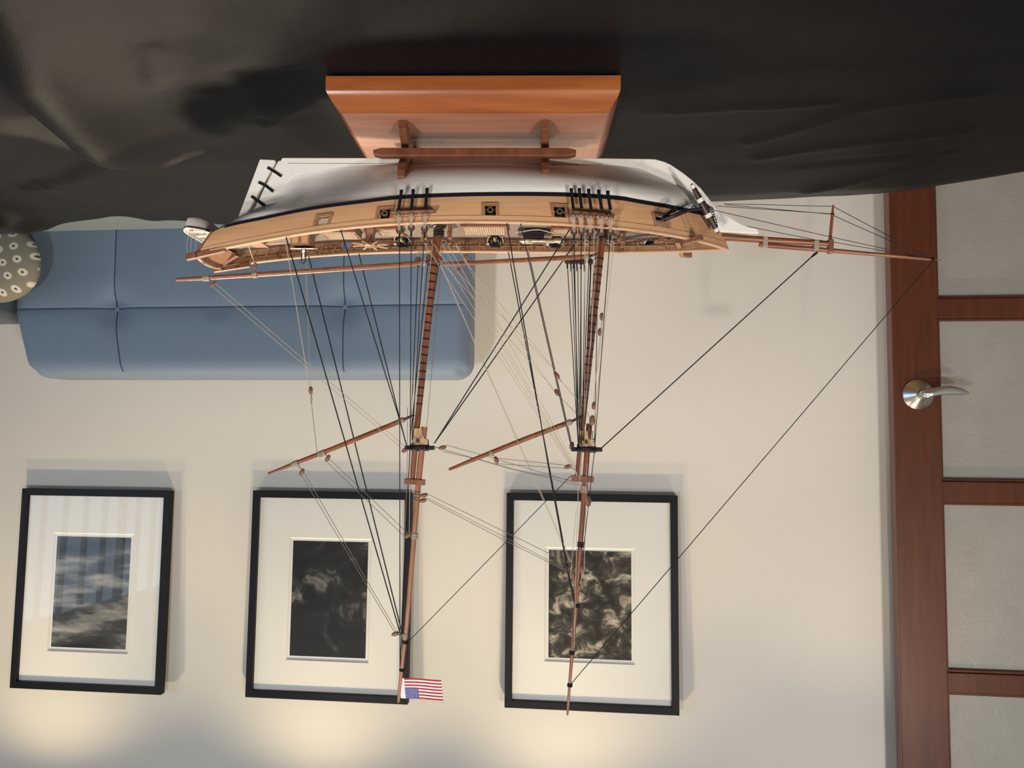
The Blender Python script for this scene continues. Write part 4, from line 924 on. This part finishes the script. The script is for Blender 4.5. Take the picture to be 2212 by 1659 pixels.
# windlass, bitts and chain cables forward
for y in (-.012, .012):
    c = D(1345, 500, y); MB().box(c+Vector((0, 0, .010)), (.0062, .0052, .022)).build('windlass_bitt', 'brown_fitting', ship, bevel=.0008)
    c = D(1427, 500, y); MB().box(c+Vector((0, 0, .008)), (.0062, .0052, .020)).build('bowsprit_bitt', 'brown_fitting', ship, bevel=.0008)
c = D(1345, 500, 0); MB().lathe(c+Vector((.002, -.022, .010)), [(.0028, 0), (.0038, .004), (.0038, .040), (.0028, .044)], 10, (0, 1, 0)).build('windlass_barrel', 'deadeye_wood', ship)
def chain(pts, n, name='anchor_chain', r=.0017):
    q = MB(); P_ = [Vector(p) for p in pts]; L = [0]
    for a, b in zip(P_, P_[1:]): L.append(L[-1]+(b-a).length)
    for k in range(n):
        d = L[-1]*(k+.5)/n; i = max(j for j in range(len(L)-1) if L[j] <= d); t = (d-L[i])/(L[i+1]-L[i]); c = P_[i].lerp(P_[i+1], t); dr = (P_[i+1]-P_[i]).normalized()
        q.torus(c, r, .0005, (0, 1, 0) if k % 2 else (0, .25, 1), 10, 5)
    return q.build(name, 'iron_black', ship, True)
for y0 in (-.004, .022):
    c0 = D(1258, 500, y0, .006); c1_ = D(1340, 500, y0, .012); c2_ = D(1352, 500, y0, .013); c3 = D(1380, 500, y0, .009); c4 = D(1424, 500, y0+.002, .004); chain([c0, D(1300, 500, y0, .004), c1_, c2_, c3, c4], 40)
# anchors: stock, shank, arms and ring, one at each bow
for sg in (-1, 1):
    f_ = lambda u, v, y: (lambda p: Vector((p.x, sg*-y, p.z)))(P3(u, v, y))
    a, b = f_(1494, 397, -.040), f_(1551, 503, -.026); q = MB(); q.tube([a, a.lerp(b, .08), a.lerp(b, .42), a.lerp(b, .6), a.lerp(b, .93), b], [.0016, .0026, .0044, .0044, .0028, .0018], 10); an = q.build('anchor', 'dark_stock', ship, True); an['label'] = 'dark anchor stock bound with pale bands'
    for k, r in ((.055, .0027), (.33, .0043), (.64, .0045), (.94, .0029)): MB().tube([a.lerp(b, k-.035), a.lerp(b, k+.035)], r, 12).build('stock_band', 'white_band', an, True)
    m0 = a.lerp(b, .5); s1 = f_(1492, 453, -.038); s2 = f_(1436, 474, -.060)
    MB().tube([m0, s1, s2], [.0020, .0018, .0024], 8).build('shank', 'iron_black', an, True)
    arm = [f_(1428, 477, -.062), f_(1434, 470, -.062), f_(1448, 458, -.060), f_(1466, 447, -.055)]
    MB().tube(arm, [.0014, .0026, .0022, .0008], 8).build('arm', 'iron_black', an, True)
    arm = [f_(1436, 472, -.064), f_(1450, 468, -.066), f_(1466, 460, -.066), f_(1480, 454, -.060)]; MB().tube(arm, [.0022, .0020, .0016, .0006], 8).build('arm', 'iron_black', an, True)
    MB().add([f_(1446, 462, -.060), f_(1462, 444, -.056), f_(1471, 446, -.052), f_(1458, 458, -.058)], [(0, 1, 2, 3)]).build('fluke', 'iron_black', an).modifiers.new('thickness', 'SOLIDIFY').thickness = .0010
    e_ = f_(1526, 446, -.034); MB().torus(e_, .0030, .0007, (0, 1, .2), 14, 6).build('ring', 'iron_black', an, True)
    MB().torus(f_(1499, 450, -.036), .0026, .0008, (0, 1, 0), 12, 6).build('ring', 'iron_black', an, True)
    chain([f_(1528, 446, -.034), f_(1538, 450, -.030), f_(1540, 462, -.027), f_(1545, 475, -.022), f_(1548, 490, -.016)], 18, 'anchor_chain', .0015)
    # cathead
    cA = f_(1486, 522, -.020); cB = f_(1517, 516, -.048)
    if sg < 0: cA, cB = P3(1478, 523, -.026), P3(1516, 513, -.046)
    else: cA, cB = P3(1464, 520, .016), P3(1474, 552, .046)
    MB().bar(cA, cB, .0066, .0066).build('cathead', 'brown_fitting', ship, bevel=.0008)
    if sg > 0: MB().bar(P3(1471, 548, .044), P3(1492, 551, .052), .0064, .0080).build('cathead', 'brown_fitting', ship, bevel=.001)
for u in (1483, 1497): line('lashing', [P3(u, 462, -.046), P3(u+6, 512, -.036)], .0003, 'rope_grey')
# davits and the boat slung under the stern
dv = MB(); dvs = []
for sg in (-1, 1):
    if sg < 0: a, b, y = P3(403, 557, -.040), P3(487, 538, -.040), -.040
    else: a, b, y = P3(462, 583.5, .040), P3(540, 571.5, .040), .040
    d = MB().bar(a, b, .0070, .0072).build('davit', 'brown_fitting', ship, bevel=.0007)
    for k in (.08, .2): MB().lathe(a.lerp(b, k)-Vector((0, .0034, 0)), [(.0009, 0), (.0009, .0068)], 10, (0, 1, 0)).build('sheave_pin', 'iron_black', d)
    MB().bar(a.lerp(b, .26), a.lerp(b, .29), .0070, .0066).build('davit_band', 'dark_stock', d); dvs.append(a.lerp(b, .1))
bc = P3(423, 500, -.045); BX, BZZ = bc.x+.0075, P3(420, 490, -.045).z-.004
o = MB(); ins = MB(); rows = []; rows2 = []; n = 18; KK = 9
def boat_pt(i, k, inset=0.):
    s = i/n*2-1; w = (.0178-inset)*(1-abs(s)**2.6*(.98 if s < 0 else .45)); sh = .0030*s*s; dp = .0185-inset*.8; t = k/KK*2-1
    x = w*(abs(t)**.8)*(1 if t > 0 else -1)
    return (BX+x, s*.052, BZZ+.004+sh-dp*(1-abs(t)**2.4)*(1-.35*max(0, -s)**3))
for i in range(n+1): rows.append([boat_pt(i, k) for k in range(KK+1)]); rows2.append([boat_pt(i, k, .0014) for k in range(KK+1)])
o.grid(rows); o.grid(rows2); bo = o.build('stern_boat', 'hull_white', ship, True, auto=60); bo['label'] = 'small white boat slung under the stern davits'
MB().add([boat_pt(n, k) for k in range(KK+1)], [tuple(range(KK+1))]).build('boat_transom', 'hull_white', bo)
for k in (0, KK):
    q = MB(); q.tube([Vector(boat_pt(i, k))+Vector((0, 0, -.0016)) for i in range(n+1)], .0011, 6); q.build('rubbing_strake', 'dark_stock', bo, True)
    q = MB(); q.tube([boat_pt(i, k) for i in range(n+1)], .0009, 6); q.build('gunwale', 'keel_white', bo, True)
for s in (-.55, -.15, .25, .62): i = int((s+1)/2*n); A, B = Vector(boat_pt(i, 0, .001)), Vector(boat_pt(i, KK, .001)); MB().bar(A-Vector((0, 0, .003)), B-Vector((0, 0, .003)), .006, .0010).build('thwart', 'pale_lid', bo)
for d_, sy in zip(dvs, (-1, 1)):
    f0 = Vector((BX, sy*.040, BZZ+.006)); MB().box(f0, (.0034, .0026, .0052)).build('fall_block', 'light_fitting', ship, bevel=.0008)
    for dx in (-.007, 0, .006): line('boat_fall', [f0+Vector((dx*.25, 0, .002)), f0.lerp(d_, .5)+Vector((dx*.9, 0, 0)), d_+Vector((dx*.7, 0, -.002))], .00035, 'rope_tan')
# tiller, skylight and wheel box aft
c = D(560, 500, .0, .006); MB().bar(c, D(620, 500, .0, .008), .0022, .0026).build('tiller', 'light_fitting', ship); c = D(560, 500, 0); MB().box(c+Vector((0, 0, .004)), (.018, .022, .008)).build('wheel_box', 'inner_wood', ship, bevel=.0006)
